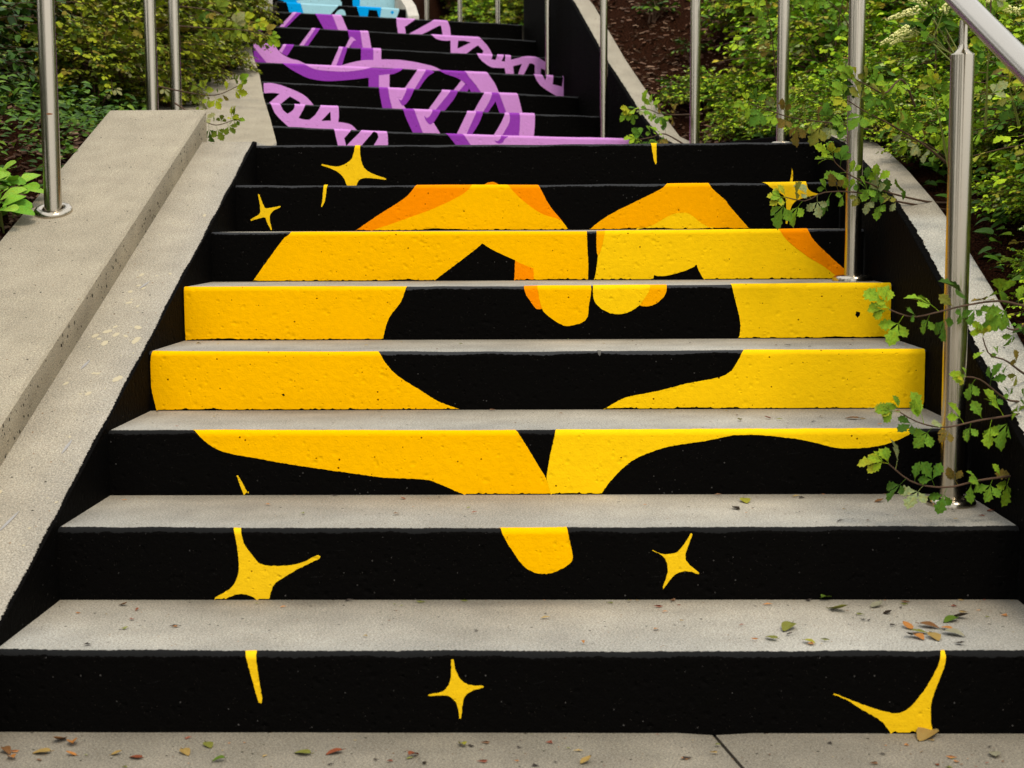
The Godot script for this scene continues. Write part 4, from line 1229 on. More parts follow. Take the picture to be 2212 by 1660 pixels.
const DARK_TONES := [[0.029, 0.076, 0.010, 4.0], [0.046, 0.110, 0.013, 4.0], [0.079, 0.158, 0.016, 2.0], [0.016, 0.044, 0.007, 3.0], [0.159, 0.221, 0.020, 0.6]]
const MID_TONES := [[0.049, 0.124, 0.011, 3.0], [0.082, 0.174, 0.013, 3.0], [0.140, 0.231, 0.016, 2.0], [0.033, 0.082, 0.009, 3.0]]

func tone(r: RandomNumberGenerator, tones: Array) -> Color:
	var total := 0.0
	for t in tones:
		total += t[3]
	var x := r.randf() * total
	for t in tones:
		x -= t[3]
		if x <= 0.0:
			var k := r.randf_range(0.85, 1.15)
			return Color(t[0] * k, t[1] * k, t[2] * k)
	return Color(tones[0][0], tones[0][1], tones[0][2])

func leaf_basis(r: RandomNumberGenerator, grow: Vector3, face: Vector3) -> Basis:
	var y := grow.normalized()
	var z := (face - y * face.dot(y)).normalized()
	if z.length() < 0.5:
		z = y.cross(Vector3(1, 0, 0.3)).normalized()
	return Basis(y.cross(z).normalized(), y, z)

# a shrub as a thing: stems and a crown of leaves on twigs; radius and height in metres
func make_shrub(called: String, label: String, group: String, leaves: Array, tones: Array, size: Vector3, twigs: int, per: int, seed_: int, mat_: String, droop := 0.3) -> Node3D:
	var r := RandomNumberGenerator.new()
	r.seed = seed_
	var o := thing(called, label, "shrub", Vector3.ZERO, group)
	var st := Geo.new()
	var at := []
	var tint_ := []
	var hub := []
	for k in 5:
		hub.append(Vector3(r.randf_range(-0.3, 0.3) * size.x, r.randf_range(0.2, 0.5) * size.y, r.randf_range(-0.3, 0.3) * size.z))
		st.tube([Vector3(r.randf_range(-0.04, 0.04), -0.06, r.randf_range(-0.04, 0.04)), hub[k] * Vector3(0.5, 0.55, 0.5), hub[k]], [0.008, 0.006, 0.004], 5, false)
	for k in twigs:
		var a := r.randf() * TAU
		var u := r.randf_range(-0.15, 1.0)
		var rad := sqrt(maxf(0.0, 1.0 - u * u)) * r.randf_range(0.75, 1.1)
		var tip := Vector3(cos(a) * rad * size.x, maxf(0.04, (0.38 + u * 0.62) * size.y * r.randf_range(0.8, 1.12)), sin(a) * rad * size.z)
		var from: Vector3 = hub[r.randi() % 5]
		var mid := from.lerp(tip, 0.55) + Vector3(0, 0.12 * size.y, 0)
		var pts := []
		for i in 7:
			var t := i / 6.0
			pts.append(from.lerp(mid, t).lerp(mid.lerp(tip, t), t))
		st.tube(pts, [0.0032, 0.0029, 0.0026, 0.0023, 0.002, 0.0016, 0.0012], 4, false)
		for i in per:
			var t := lerpf(0.25, 1.0, float(i) / maxf(per - 1, 1))
			var p := from.lerp(mid, t).lerp(mid.lerp(tip, t), t)
			var dir := (mid.lerp(tip, t) - from.lerp(mid, t)).normalized()
			var side := dir.cross(Vector3.UP).normalized() * (1.0 if i % 2 == 0 else -1.0)
			var grow := dir * (1.4 if t > 0.93 else 0.6) + side * r.randf_range(0.4, 1.1) + Vector3(0, r.randf_range(-droop, 0.5), 0) + Vector3(r.randf_range(-0.4, 0.4), 0, r.randf_range(-0.4, 0.4))
			var face := Vector3(r.randf_range(-0.6, 0.6), 1.0, r.randf_range(-0.6, 0.6)) + (p - Vector3(0, size.y * 0.3, 0)).normalized() * 0.5
			var s := r.randf_range(0.7, 1.15) * (0.8 if t > 0.95 else 1.0)
			at.append([Transform3D(leaf_basis(r, grow, face).scaled(Vector3.ONE * s), p), r.randi() % leaves.size()])
			var c := tone(r, tones)
			if t > 0.93 and r.randf() < 0.55:
				c = Color(maxf(c.r, tones[0][0]), maxf(c.g, tones[0][1]), c.b)
			tint_.append(c)
	part("stem", st, M["bark"], o)
	for v in leaves.size():
		var mine := []
		for i in at.size():
			if at[i][1] == v:
				mine.append(i)
		var mm := MultiMesh.new()
		mm.transform_format = MultiMesh.TRANSFORM_3D
		mm.use_colors = true
		mm.mesh = leaves[v]
		mm.instance_count = mine.size()
		for i in mine.size():
			mm.set_instance_transform(i, at[mine[i]][0])
			mm.set_instance_color(i, tint_[mine[i]])
		var mi := MultiMeshInstance3D.new()
		mi.name = "foliage" if v == 0 else "foliage_%03d" % v
		mi.multimesh = mm
		mi.material_override = M[mat_]
		o.add_child(mi, true)
		stuff(mi)
	return o

func make_tree(called: String, label: String, leaves: Array, seed_: int) -> Node3D:
	var o := make_shrub(called, label, "", leaves, DARK_TONES, Vector3(1.15, 2.6, 1.15), 300, 9, seed_, "glossy_leaf", 0.7)
	for c in o.get_children():
		if c.name.begins_with("foliage"):
			c.name = c.name.replace("foliage", "crown")
			c.position.y = 0.6
		else:
			c.name = "limbs"
			c.position.y = 0.6
	var g := Geo.new()
	g.tube([Vector3(0, -0.2, 0), Vector3(0.03, 0.5, 0.02), Vector3(-0.02, 1.2, 0.0), Vector3(0.05, 2.0, 0.03)], [0.11, 0.085, 0.06, 0.03], 10, false)
	part("trunk", g, M["bark"], o)
	return o

func put(proto: Node3D, called: String, label: String, group: String, at: Vector3, turn: float, scale_: float) -> Node3D:
	var c: Node3D = proto.duplicate()
	c.name = numbered(called)
	add_child(c)
	c.position = at
	c.rotation.y = turn
	c.scale = Vector3.ONE * scale_
	return tag(c, label, "shrub", group)

# one branch as a thing: a twig and each of its leaves
func make_branch(label: String, pts: Array, leaves: Array, tones: Array, seed_: int, spacing: float, group := "") -> void:
	var r := RandomNumberGenerator.new()
	r.seed = seed_
	var o := thing("leafy_branch", label, "branch", pts[0], group)
	var c := Curve3D.new()
	for i in pts.size():
		var t: Vector3 = (pts[mini(i + 1, pts.size() - 1)] - pts[maxi(i - 1, 0)]) * 0.17
		c.add_point(pts[i] - pts[0], -t, t)
	c.bake_interval = 0.01
	var L := c.get_baked_length()
	var line := []
	var rad := []
	var n := int(L / 0.02) + 2
	for i in n:
		line.append(c.sample_baked(L * i / (n - 1)))
		rad.append(lerpf(0.0036, 0.0013, i / float(n - 1)))
	var g := Geo.new()
	g.tube(line, rad, 7, true)
	part("twig", g, M["bark" if L > 0.3 else "green_twig"], o)
	var s := L * 0.40
	var k := 0
	while s < L:
		var p := c.sample_baked(s)
		var dir := (c.sample_baked(minf(s + 0.01, L)) - c.sample_baked(maxf(s - 0.01, 0.0))).normalized()
		var side := dir.cross(Vector3(0, 0, 1)).normalized() * (1.0 if k % 2 == 0 else -1.0)
		var grow := dir * 0.5 + side * r.randf_range(0.5, 1.1) + Vector3(0, r.randf_range(-0.55, 0.35), r.randf_range(-0.2, 0.5))
		var face := Vector3(r.randf_range(-1.2, 1.2), r.randf_range(-0.1, 1.1), r.randf_range(0.1, 1.0))
		one_leaf(o, r, p, grow, face, leaves, tones, r.randf_range(0.8, 1.15))
		s += spacing * r.randf_range(0.6, 1.3)
		k += 1
	var tip := c.sample_baked(L)
	var ahead := (tip - c.sample_baked(L - 0.03)).normalized()
	for j in 4:
		var grow := ahead + Vector3(r.randf_range(-0.8, 0.8), r.randf_range(-0.7, 0.8), r.randf_range(-0.3, 0.6))
		one_leaf(o, r, tip, grow, Vector3(r.randf_range(-0.5, 0.5), 0.6, 0.9), leaves, [[0.27, 0.40, 0.025, 2.0], [0.19, 0.33, 0.028, 2.0], [0.38, 0.40, 0.03, 0.7]], r.randf_range(0.65, 1.0))

var leaf_mats := {}
func one_leaf(o: Node3D, r: RandomNumberGenerator, p: Vector3, grow: Vector3, face: Vector3, leaves: Array, tones: Array, s: float) -> void:
	var which := r.randi() % tones.size()
	var x := r.randf()
	var t: Array = tones[which]
	for k in 3:   # favour the common tones
		if x * 4.0 > t[3]:
			t = tones[r.randi() % tones.size()]
	var key := str(t)
	if not leaf_mats.has(key):
		var m: StandardMaterial3D = M["leaf"].duplicate()
		m.albedo_color = Color(t[0], t[1], t[2]).linear_to_srgb()
		leaf_mats[key] = m
	var mi := part("leaf", leaves[r.randi() % leaves.size()], leaf_mats[key], o)
	mi.transform = Transform3D(leaf_basis(r, grow, face).scaled(Vector3.ONE * s), p)

func plants() -> void:
	var r := RandomNumberGenerator.new()
	r.seed = 4242
	var sumac := [sumac_leaf(1, 0.050), sumac_leaf(2, 0.043), sumac_leaf(3, 0.056)]
	var big := [sumac_leaf(4, 0.060, true), sumac_leaf(5, 0.068, true), sumac_leaf(6, 0.053, true), sumac_leaf(7, 0.046, true), single_leaf(smooth_outline(LOBED), 0.040, 31)]
	var fresh := [sumac_leaf(8, 0.044, true), sumac_leaf(9, 0.038, true), single_leaf(smooth_outline(LOBED), 0.032, 32)]
	var ovate := [single_leaf(OVATE, 0.092, 1), single_leaf(OVATE, 0.07, 2)]
	var small := [single_leaf(SPOON, 0.034, 3), single_leaf(OVATE, 0.03, 4)]
	var tiny := [single_leaf(SPOON, 0.05, 5), single_leaf(OVATE, 0.045, 6)]

	# the bank beside the curved wall
	var gs := "low lobed-leaf shrubs massed on the bank beside the curved wall"
	var protos := []
	for k in 4:
		protos.append(make_shrub("sumac_shrub", "", gs, sumac, SUMAC_TONES, Vector3(0.46, 0.50, 0.46), 170, 11, 100 + k, "leaf"))
	var spots := []
	for z10 in range(2, -120, -5):
		var z := z10 * 0.1
		var dist := 2.6 - z
		var x := wall_x(z) + 0.36
		while x < 0.36 * dist + 0.5 and x < wall_x(z) + 4.6:
			var px := x / dist
			var bare := px < 0.135 and z < -4.6     # open mulch under the upper wall
			if px > 0.1 and not (bare and r.randf() < 0.88) and not (z < -7.5 and px < 0.19):
				spots.append(Vector3(x + r.randf_range(-0.1, 0.1), 0, z + r.randf_range(-0.12, 0.12)))
			x += 0.50
	for q in [[1.52, -0.75], [1.60, -1.15], [1.50, -1.6], [1.75, -0.9], [1.85, -1.5], [1.62, -2.0], [1.45, -0.35], [1.9, -2.1], [1.30, -1.35], [1.28, -1.02], [1.33, -1.75], [1.27, -0.68], [1.36, -2.15], [1.33, -2.6]]:
		spots.append(Vector3(q[0], 0, q[1]))
	var i := 0
	for q in spots:
		q.x = maxf(q.x, wall_x(q.z) + 0.31)
		var p := Vector3(q.x, right_h(q.x, q.z) - 0.03, q.z)
		var near: float = q.x - wall_x(q.z) - 0.128
		var sc := r.randf_range(0.75, 1.15) * (0.62 if near < 0.35 else 1.0)
		if q.z > -3.2 and near < 0.4:
			sc *= 0.75
		var where := "by the near post" if q.z > -1.5 else ("behind the second post" if q.z > -3.0 else ("behind the third post" if q.z > -5.0 else ("behind the fourth post" if q.z > -8.0 else "at the top of the bank")))
		var row := "at the edge of the wall cap" if near < 0.4 else ("a little way up the bank" if near < 1.3 else "deep in the planting")
		var ls := "low three-lobed shrub %s, %s" % [where, row]
		var gg := gs + ", " + where + ", " + row
		if i < 4:
			protos[i].position = p
			protos[i].scale = Vector3.ONE * sc
			tag(protos[i], ls, "shrub", gg)
		else:
			put(protos[r.randi() % 4], "sumac_shrub", ls, gg, p, r.randf() * TAU, sc)
		i += 1
	for q in [[1.13, -2.35, 0.42], [1.12, -2.75, 0.50], [1.10, -3.1, 0.52], [1.02, -3.55, 0.5], [1.22, -1.95, 0.40], [0.92, -4.0, 0.5], [1.2, -3.3, 0.6]]:
		put(protos[r.randi() % 4], "sumac_shrub", "small three-lobed shrub leaning over the curved gray cap behind the second post", gs + ", leaning over the cap", Vector3(q[0], right_h(q[0], q[1]) - 0.03, q[1]), r.randf() * TAU, q[2])
	# yellowish shrubs leaning over the far ledge, dark shrubs behind
	var gy := "yellowish shrubs leaning over the pale upper ledge"
	var ly := "yellowish lobed-leaf shrub leaning over the pale ledge beside the purple risers"
	var yp := []
	for k in 2:
		yp.append(make_shrub("sumac_shrub", ly, gy, [sumac_leaf(11, 0.062), sumac_leaf(12, 0.054), sumac_leaf(13, 0.048)], SUMAC_YELLOW, Vector3(0.42, 0.55, 0.42), 150, 11, 200 + k, "leaf"))
	var ysp := [[-1.74, -5.6, 0.60], [-1.80, -6.15, 0.62], [-1.92, -6.75, 0.68], [-1.68, -5.05, 0.52], [-1.78, -4.7, 0.62], [-1.85, -5.3, 0.7], [-1.95, -5.9, 0.75], [-2.02, -6.5, 0.8], [-1.72, -4.15, 0.5], [-1.95, -3.9, 0.8], [-1.98, -4.5, 1.0], [-2.05, -5.1, 1.1], [-2.12, -5.7, 1.15], [-2.2, -6.3, 1.2], [-2.3, -6.9, 1.2], [-2.45, -7.6, 1.3], [-2.6, -5.0, 1.15], [-2.8, -5.8, 1.2], [-2.95, -6.6, 1.25], [-3.0, -7.4, 1.3], [-2.5, -4.3, 1.0], [-2.6, -8.4, 1.3], [-3.3, -8.2, 1.3], [-3.6, -7.2, 1.3]]
	for k in ysp.size():
		var q: Array = ysp[k]
		var p := Vector3(q[0], left_h(q[0], q[1]) - 0.03, q[1])
		if k < 2:
			yp[k].position = p
			yp[k].scale = Vector3.ONE * float(q[2])
		else:
			put(yp[k % 2], "sumac_shrub", ly, gy, p, r.randf() * TAU, q[2])
		var zone := "beside the lowest purple risers" if q[1] > -5.2 else ("beside the middle purple risers" if q[1] > -6.6 else "beside the highest risers")
		var deep := "leaning over the pale ledge" if q[0] > -2.4 else "in the mass behind the ledge"
		var o: Node3D = yp[k] if k < 2 else get_child(get_child_count() - 1)
		tag(o, "yellowish lobed-leaf shrub %s %s" % [deep, zone], "shrub", gy + " " + zone + " " + deep)
	var gd := "dark glossy shrubs behind the sloped parapet"
	var ld := "dark green broad-leaf shrub in the shade behind the sloped parapet"
	var dp := []
	for k in 2:
		dp.append(make_shrub("broadleaf_shrub", ld, gd, ovate, DARK_TONES, Vector3(0.55, 0.85, 0.55), 90, 9, 300 + k, "glossy_leaf", 0.7))
	var dsp := [[-2.35, -3.2, 0.8], [-2.5, -4.0, 0.9], [-3.0, -4.6, 1.1], [-3.2, -5.6, 1.2], [-2.9, -3.5, 1.0], [-2.15, -2.9, 0.55], [-3.5, -6.6, 1.2], [-3.7, -4.9, 1.2], [-2.7, -2.7, 0.7], [-3.9, -5.8, 1.3], [-2.6, -1.3, 1.4], [-2.7, -0.4, 1.5], [-2.8, 0.5, 1.5]]
	for k in dsp.size():
		var q: Array = dsp[k]
		var p := Vector3(q[0], left_h(q[0], q[1]) - 0.03, q[1])
		if k < 2:
			dp[k].position = p
			dp[k].scale = Vector3.ONE * float(q[2])
		else:
			put(dp[k % 2], "broadleaf_shrub", ld, gd, p, r.randf() * TAU, q[2])
		if q[1] > -2.0:  # these are added out of view to darken the steel post reflections
			tag(get_child(get_child_count() - 1), "added unseen broad-leaf shrub outside the low end of the sloped parapet", "shrub", "added dark shrubs outside the low end of the parapet")
	# trees added out of view to darken the sides and the steel reflections
	var canopy := [single_leaf(OVATE, 0.16, 21), single_leaf(OVATE, 0.13, 22)]
	var tp := make_tree("added_broadleaf_tree", "added unseen broadleaf tree on the slope above the dark shrubs", canopy, 501)
	var tsp := [[-4.4, -2.2, 1.0], [-4.9, -5.4, 1.15], [-4.3, 1.2, 1.0], [5.2, -1.6, 1.0], [5.8, -5.0, 1.1], [-4.6, -9.5, 1.2], [3.4, -11.5, 1.2], [-0.9, -14.6, 1.2], [-4.4, 4.6, 1.1], [-3.2, 7.6, 1.2]]
	var tl := ["on the slope above the dark shrubs", "behind the yellowish shrubs", "beside the foot of the parapet", "above the bank by the near post", "high on the bank above the fourth post", "behind the blue painted risers", "at the top of the bank", "behind the top landing", "on the plaza across from the parapet", "on the far side of the plaza"]
	for k in tsp.size():
		var q: Array = tsp[k]
		var y := 0.0 if q[1] > 1.5 else (left_h(q[0], q[1]) if q[0] < -1.0 else (right_h(q[0], q[1]) if q[0] > 1.0 else 3.6))
		var o: Node3D = tp
		if k > 0:
			o = tp.duplicate()
			o.name = numbered("added_broadleaf_tree")
			add_child(o)
		o.position = Vector3(q[0], y - 0.1, q[1])
		o.rotation.y = k * 1.7
		o.scale = Vector3.ONE * float(q[2])
		tag(o, "added unseen broadleaf tree " + tl[k], "tree")
	# shrubs behind the top landing
	var gb := "bright shrubs behind the posts of the top landing"
	var lb := "bright yellow green shrub behind the slim posts of the top landing"
	for k in 7:
		var q: Array = [[-0.45, -10.5, 0.9], [-0.1, -10.4, 0.95], [0.25, -10.6, 0.9], [-0.6, -11.3, 1.1], [0.1, -11.4, 1.2], [-0.2, -12.2, 1.3], [0.4, -9.8, 0.8]][k]
		put(yp[k % 2] if k % 3 else protos[0], "sumac_shrub", lb, gb, Vector3(q[0], 2.22 + maxf(0.0, -9.9 - q[1]) * 0.42, q[1]), r.randf() * TAU, q[2])
	# ground cover behind the parapet: nobody could count it
	for cover in [["creeping_groundcover", "dark small-leaved groundcover spreading behind the sloped parapet", 5200, MID_TONES], ["bank_groundcover", "low leafy groundcover between the shrubs on the bank beside the curved wall", 2600, MID_TONES]]:
		var mm := MultiMesh.new()
		mm.transform_format = MultiMesh.TRANSFORM_3D
		mm.use_colors = true
		mm.mesh = small[0] if cover[0] == "creeping_groundcover" else tiny[1]
		mm.instance_count = cover[2]
		for k in cover[2]:
			var p := Vector3.ZERO
			if cover[0] == "creeping_groundcover":
				var z := r.randf_range(-2.05, -4.6)
				var x := left_edge(z) - 0.02 - pow(r.randf(), 1.3) * 1.3
				p = Vector3(x, left_h(x, z) + pow(r.randf(), 1.5) * 0.16, z)
			else:
				var z := r.randf_range(0.2, -4.0)
				var x := wall_x(z) + 0.15 + pow(r.randf(), 1.2) * 1.6
				p = Vector3(x, right_h(x, z) + r.randf() * 0.12, z)
			var grow := Vector3(r.randf_range(-1, 1), r.randf_range(-0.1, 0.6), r.randf_range(-1, 1))
			mm.set_instance_transform(k, Transform3D(leaf_basis(r, grow, Vector3(0.2 * r.randfn(), 1, 0.5)).scaled(Vector3.ONE * r.randf_range(0.8, 1.4)), p))
			mm.set_instance_color(k, tone(r, cover[3]))
		var mi := MultiMeshInstance3D.new()
		mi.name = cover[0]
		mi.multimesh = mm
		mi.material_override = M["glossy_leaf"]
		add_child(mi)
		stuff(tag(mi, cover[1], "groundcover"))
	# bark mulch
	var chipmesh := Geo.new()
	chipmesh.quad(Vector3(-0.5, 0, -0.15), Vector3(0.5, 0.02, -0.2), Vector3(0.45, 0.03, 0.2), Vector3(-0.5, 0, 0.15), Vector3.UP)
	chipmesh.quad(Vector3(-0.5, 0, 0.15), Vector3(0.45, 0.03, 0.2), Vector3(0.45, -0.15, 0.2), Vector3(-0.5, -0.15, 0.15), Vector3.BACK)
	chipmesh.quad(Vector3(0.5, 0.02, -0.2), Vector3(0.45, 0.03, 0.2), Vector3(0.45, -0.15, 0.2), Vector3(0.5, -0.15, -0.2), Vector3.RIGHT)
	for side in 2:
		var mm := MultiMesh.new()
		mm.transform_format = MultiMesh.TRANSFORM_3D
		mm.use_colors = true
		mm.mesh = chipmesh.mesh()
		mm.instance_count = 14000 if side == 0 else 5000
		for k in mm.instance_count:
			var z := r.randf_range(-3.0, -12.5) if side == 0 else r.randf_range(-1.2, -6.0)
			var p := Vector3.ZERO
			if side == 0:
				var x := wall_x(z) + 0.14 + pow(r.randf(), 1.3) * 2.4
				p = Vector3(x, right_h(x, z) + 0.006, z)
			else:
				var x := left_edge(z) - 0.01 - pow(r.randf(), 1.5) * 1.5
				p = Vector3(x, left_h(x, z) + 0.006, z)
			var b := Basis.from_euler(Vector3(r.randf_range(-0.5, 0.7), r.randf() * TAU, r.randf_range(-0.4, 0.4))).scaled(Vector3.ONE * r.randf_range(0.012, 0.045))
			mm.set_instance_transform(k, Transform3D(b, p))
			var s := r.randf_range(0.5, 1.3)
			var c := Color(0.135, 0.066, 0.036) if r.randf() < 0.72 else Color(0.30, 0.18, 0.11)
			mm.set_instance_color(k, Color(c.r * s, c.g * s, c.b * s))
		var mi := MultiMeshInstance3D.new()
		mi.name = numbered("bark_mulch")
		mi.multimesh = mm
		mi.material_override = M["chip"]
		add_child(mi)
		stuff(tag(mi, ["brown bark mulch covering the bank beside the upper curved wall", "brown bark mulch behind the sloped parapet"][side], "mulch"))
	# small seedlings on the open mulch
	var seedling := make_shrub("mulch_seedling", "small dark green seedling on the open bark mulch", "seedlings on the open mulch", tiny, MID_TONES, Vector3(0.15, 0.18, 0.15), 16, 6, 401, "glossy_leaf")
	var seeds := [[0.62, -5.9, 1.1], [0.55, -7.0, 1.2], [0.85, -7.4, 1.3], [0.68, -5.0, 0.9], [0.95, -6.3, 1.2], [0.5, -8.2, 1.2], [0.8, -8.6, 1.2], [1.15, -8.0, 1.3], [0.78, -5.4, 0.8], [0.4, -6.6, 0.8], [1.0, -5.5, 1.1], [1.2, -6.9, 1.2], [1.4, -8.8, 1.4]]
	for k in seeds.size():
		var q: Array = seeds[k]
		var p := Vector3(q[0], right_h(q[0], q[1]) - 0.01, q[1])
		if k == 0:
			seedling.position = p
		else:
			put(seedling, "mulch_seedling", "small dark green seedling on the open bark mulch", "seedlings on the open mulch", p, r.randf() * TAU, q[2])
	# the bright plant at the foot of the parapet post: large leaves in whorls
	var br := thing("bright_plant", "bright light green plant with broad whorled leaves beside the parapet post", "plant", Vector3(-1.60, 0.955, -1.80))
	var spoon := [single_leaf(SPOON, 0.11, 8), single_leaf(SPOON, 0.095, 9)]
	for k in 7:
		var top := Vector3([-0.03, 0.015, -0.06, 0.0, -0.10, 0.03, -0.05][k], [0.10, 0.075, 0.07, 0.03, 0.12, 0.01, 0.015][k], [0.02, -0.02, 0.08, 0.10, -0.03, 0.16, 0.2][k])
		var g := Geo.new()
		g.tube([top * Vector3(0.4, 0, 0.4) - Vector3(0, 0.1, 0), top * Vector3(0.8, 0.6, 0.8), top], [0.003, 0.0026, 0.002], 6, false)
		part("stalk", g, M["green_twig"], br)
		for j in 10:
			var a := j * 2.4 + k
			var up := 0.1 if j < 7 else 0.8
			one_leaf(br, r, top, Vector3(cos(a), up, sin(a)), Vector3(-cos(a) * 0.3, 0.9, 0.7 - sin(a) * 0.3), spoon, [[0.24, 0.50, 0.05, 3.0], [0.33, 0.58, 0.08, 3.0], [0.17, 0.40, 0.045, 2.0]], r.randf_range(0.7, 1.0))
	# pale flower spikes among the shrubs under the handrail
	var fl := thing("flowering_shrub", "shrub with pale yellow flower spikes under the upper end of the handrail", "shrub", Vector3(1.60, 1.62, -2.3))
	var spikes := [[1.62, 1.72, -2.42, -0.9, 0.35, 0.13], [1.66, 1.685, -2.35, -0.8, 0.1, 0.10], [1.585, 1.615, -2.4, -0.95, -0.5, 0.12], [1.66, 1.61, -2.38, -0.8, -0.45, 0.10], [1.76, 1.68, -2.3, -0.5, -0.8, 0.09], [1.72, 1.74, -2.4, 0.5, 0.45, 0.09]]
	var spikes_px := [[2230, 45, 5.1], [2250, 30, 5.15], [2210, 88, 5.05], [2235, 92, 5.1], [2290, 52, 5.05], [2262, 22, 5.2], [2485, 80, 4.6], [2470, 55, 4.7]]
	for k in spikes_px.size():
		var dd: float = spikes_px[k][2]
		var tip := Vector3(-0.02 + dd * ((spikes_px[k][0] - 1250.0) / 3613.0 - 0.0216), 0.9157 + dd * (551.0 - spikes_px[k][1]) / 3613.0, 2.602 - dd)
		var dir := Vector3([-0.95, -0.8, -0.9, -0.7, 0.55, 0.6, 0.9, -0.9][k], [-0.30, 0.2, -0.5, -0.35, 0.8, 0.7, 0.2, 0.3][k], 0.15).normalized()
		var g := Geo.new()
		var base := tip - fl.position
		var len := 0.115
		for j in 130:
			var t := r.randf()
			var a := r.randf() * TAU
			var wide := 0.013 * (1.0 - 0.75 * t)
			var perp := dir.cross(Vector3(0.2, 0.3, 1)).normalized()
			var p := base + dir * (t * len) + (perp * cos(a) + dir.cross(perp) * sin(a)) * wide
			var s := 0.0042 * (1.0 - 0.4 * t)
			g.lathe([Vector2(0, s), Vector2(s * 0.8, s * 0.4), Vector2(s, 0), Vector2(s * 0.8, -s * 0.4), Vector2(0, -s)], p, 6)
		part("flower_spike", g, M["flower"], fl)
		g = Geo.new()
		g.tube([base + dir * len, base, base - dir * 0.06 - Vector3(0, 0.05, 0), Vector3((base.x) * 0.6, -0.2, base.z * 0.6)], [0.0012, 0.002, 0.0025, 0.003], 5, false)
		part("stalk", g, M["green_twig"], fl)
		for j in 5:
			one_leaf(fl, r, base - dir * 0.02 * j - Vector3(0, 0.012 * j, 0), Vector3(r.randf_range(-1, 1), r.randf_range(-0.3, 0.6), r.randf_range(-0.4, 0.8)), Vector3(0, 1, 0.5), ovate, MID_TONES, 0.8)
	# arching grass between the fourth and third posts
	var gr := thing("grass_tuft", "arching dark green grass blades between two posts above the landing", "grass tuft", Vector3(1.42, 1.42, -4.35))
	for k in 7:
		var g := Geo.new()
		var reach: float = [0.34, 0.30, 0.16, -0.10, 0.22, -0.2, 0.05][k]
		var hh: float = [0.26, 0.16, 0.22, 0.2, 0.1, 0.12, 0.28][k]
		var rows := [[], [], []]
		for j in 13:
			var t := j / 12.0
			var p := Vector3(-reach * t, hh * (1.0 - pow(1.35 * t - 0.7, 2.0) / 0.49) if t < 1.0 else hh * 0.13, 0.12 * t * (k % 3 - 1))
			var w := 0.006 * (1.0 - t * t) + 0.0005
			rows[0].append(p + Vector3(0, w * 0.5, w)); rows[1].append(p); rows[2].append(p + Vector3(0, w * 0.5, -w))
		g.smooth_sheet(rows, Vector3.UP)
		var bl := part("blade", g, M["glossy_leaf"].duplicate(), gr)
		bl.material_override.albedo_color = Color(0.03, 0.11, 0.02).linear_to_srgb()
	# branches that reach out over steps, wall and posts
	for k in BRANCHES.size():
		make_branch(BRANCHES[k][0], BRANCHES[k][1], fresh if k in [5, 6, 7] else big, BRANCH_TONES, 900 + k, 0.040 if k in [5, 6, 7] else 0.024)
	var ar := RandomNumberGenerator.new()
	ar.seed = 321
	for k in 26:
		var z := ar.randf_range(-1.2, -4.6)
		var x := wall_x(z) + 0.32 + ar.randf() * (0.55 + 0.12 * -z)
		var b := Vector3(x, right_h(x, z) + 0.12, z)
		var h := ar.randf_range(0.40, 0.66)
		var lean := Vector3(ar.randf_range(-0.34, 0.10), 0.0, ar.randf_range(0.0, 0.30))
		make_branch("thin arching leafy stem rising out of the shrubs on the bank", [b, b + lean * 0.22 + Vector3(0, h * 0.55, 0), b + lean * 0.6 + Vector3(0, h * 0.9, 0), b + lean * 1.1 + Vector3(0, h * 0.95, 0)], big, BRANCH_TONES, 1200 + k, 0.028, "arching stems rising out of the shrubs on the bank")
	for k in LEDGE_SPRIGS.size():
		make_branch(LEDGE_SPRIGS[k][0], LEDGE_SPRIGS[k][1], big, SUMAC_YELLOW, 950 + k, 0.026)

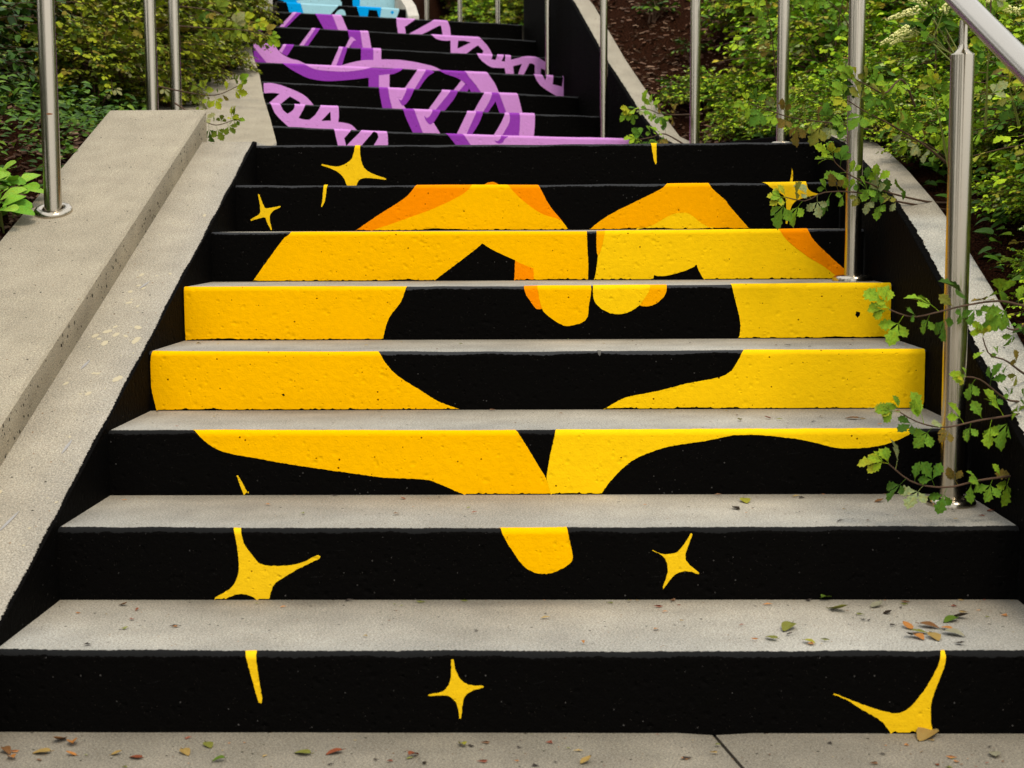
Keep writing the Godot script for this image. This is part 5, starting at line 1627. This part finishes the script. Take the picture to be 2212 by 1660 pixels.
func litter() -> void:
	var r := RandomNumberGenerator.new()
	r.seed = 99
	var shapes := []
	for k in 5:
		var g := Geo.new()
		leaflet(g, Transform3D(Basis(), Vector3(0, -0.5, 0)), DRY if k % 2 else OVATE, [0.35, 0.3, 0.55, 0.2, 0.45][k], [0.1, -0.25, 0.25, 0.1, -0.35][k], 1.0)
		g.tube([Vector3(0, -0.5, 0), Vector3(0.03, -0.66, 0.03)], [0.02, 0.012], 4, false, Color(0.8, 0.7, 0.6))
		shapes.append(g.mesh())
	var tones := {"green": [0.10, 0.17, 0.025], "olive": [0.20, 0.21, 0.05], "lime": [0.34, 0.33, 0.05], "brown": [0.20, 0.10, 0.045], "tan_orange": [0.46, 0.20, 0.06], "rust": [0.25, 0.075, 0.04], "dark": [0.035, 0.026, 0.02], "tan": [0.36, 0.25, 0.09], "grey": [0.30, 0.29, 0.22]}
	var mats := {}
	for k in tones:
		var m: StandardMaterial3D = M["leaf"].duplicate()
		m.albedo_color = Color(tones[k][0], tones[k][1], tones[k][2]).linear_to_srgb()
		m.backlight = Color(0.1, 0.08, 0.03)
		mats[k] = m
	for q in FALLEN:
		var o := MeshInstance3D.new()
		o.name = numbered("fallen_leaf")
		o.mesh = shapes[r.randi() % 5]
		o.material_override = mats[q[1]]
		add_child(o)
		var s: float = q[2] * 0.00080
		o.transform = Transform3D((Basis(Vector3.UP, r.randf() * TAU) * Basis(Vector3.RIGHT, -PI / 2 + r.randf_range(-0.06, 0.06)) * Basis(Vector3.UP, r.randf_range(-0.08, 0.08))).scaled(Vector3.ONE * s), q[0] + Vector3(0, 0.0008 - s * o.mesh.get_aabb().position.z * 0.9, 0))
		tag(o, q[3], "leaf")
	# crumbs of leaf and grit on the treads and the pavement
	var g := Geo.new()
	g.flat(Vector3(-0.5, 0, 0.1), Vector3(0.5, 0.1, 0.25), Vector3(0.1, 0.0, -0.35), Vector3.UP)
	g.flat(Vector3(-0.5, 0, 0.1), Vector3(0.5, 0.1, 0.25), Vector3(0.0, 0.22, 0.0), Vector3.BACK)
	var mm := MultiMesh.new()
	mm.transform_format = MultiMesh.TRANSFORM_3D
	mm.use_colors = true
	mm.mesh = g.mesh()
	mm.instance_count = 760
	for k in 760:
		var p := Vector3(r.randf_range(-1.0, 0.94), 0.002, 0.0)
		if k < 400:
			p.z = 0.01 + r.randf() * 0.45
		else:
			var st: int = [1, 1, 1, 2, 2, 3, 3, 4][r.randi() % 8]
			p.y = st * RISE + 0.002
			p.z = -(st - 1) * GOING - 0.03 - (1.0 - pow(r.randf(), 1.6)) * (GOING - 0.04)
			if r.randf() < 0.4:
				p.x = 0.94 - pow(r.randf(), 2.0) * 0.9
		var s := 0.002 + pow(r.randf(), 4.0) * 0.014
		mm.set_instance_transform(k, Transform3D(Basis(Vector3.UP, r.randf() * TAU).scaled(Vector3(s * 1.5, s, s)), p))
		var c: Array = tones[["brown", "dark", "dark", "olive", "rust", "tan", "tan_orange"][r.randi() % 7]]
		mm.set_instance_color(k, Color(c[0], c[1], c[2]))
	var mi := MultiMeshInstance3D.new()
	mi.name = "leaf_crumbs"
	mi.multimesh = mm
	mi.material_override = M["chip"]
	add_child(mi)
	stuff(tag(mi, "crumbs of dry leaf and grit on the treads and pavement", "litter"))


func _ready() -> void:
	var cam := Camera3D.new()
	cam.name = "camera"
	cam.basis = Basis(Vector3.UP, 0.018955) * Basis(Vector3.RIGHT, -0.106753) * Basis(Vector3.BACK, -0.005166)
	cam.position = Vector3(-0.02033, 0.91575, 2.602)
	cam.fov = rad_to_deg(2.0 * atan(938.0 / 3613.4))
	cam.near = 0.05
	cam.far = 300.0
	var lens := CameraAttributesPhysical.new()
	lens.frustum_focal_length = 46.228
	lens.frustum_focus_distance = 4.0
	lens.exposure_aperture = 6.5
	cam.attributes = lens
	add_child(cam)
	cam.current = true

	var env := Environment.new()
	env.background_mode = Environment.BG_SKY
	var sky := Sky.new()
	var sm := ProceduralSkyMaterial.new()
	sm.sky_top_color = Color(0.92, 0.925, 0.93)
	sm.sky_horizon_color = Color(0.88, 0.88, 0.87)
	sm.sky_curve = 0.2
	sm.ground_bottom_color = Color(0.25, 0.24, 0.22)
	sm.ground_horizon_color = Color(0.5, 0.5, 0.5)
	sm.sky_energy_multiplier = 1.0
	sm.ground_energy_multiplier = 0.6
	sky.sky_material = sm
	env.sky = sky
	env.tonemap_mode = Environment.TONE_MAPPER_LINEAR
	env.tonemap_exposure = 1.6
	env.sdfgi_enabled = true
	env.ssao_enabled = true
	env.ssil_enabled = true
	var we := WorldEnvironment.new()
	we.name = "world_environment"
	we.environment = env
	add_child(we)
	var sun := DirectionalLight3D.new()
	sun.name = "sun"
	sun.light_energy = 0.35
	sun.light_angular_distance = 14.0
	sun.light_color = Color(1.0, 0.95, 0.87)
	sun.rotation_degrees = Vector3(-58, 22, 0)
	sun.shadow_enabled = true
	add_child(sun)
	wob.seed = 5; wob.frequency = 0.05; wob.fractal_octaves = 3
	blot.seed = 6; blot.frequency = 0.05; blot.fractal_octaves = 4
	fine.seed = 7; fine.frequency = 0.25; fine.fractal_octaves = 2
	make_materials()
	ground()
	stairs()
	walls()
	handrails()
	plants()
	litter()
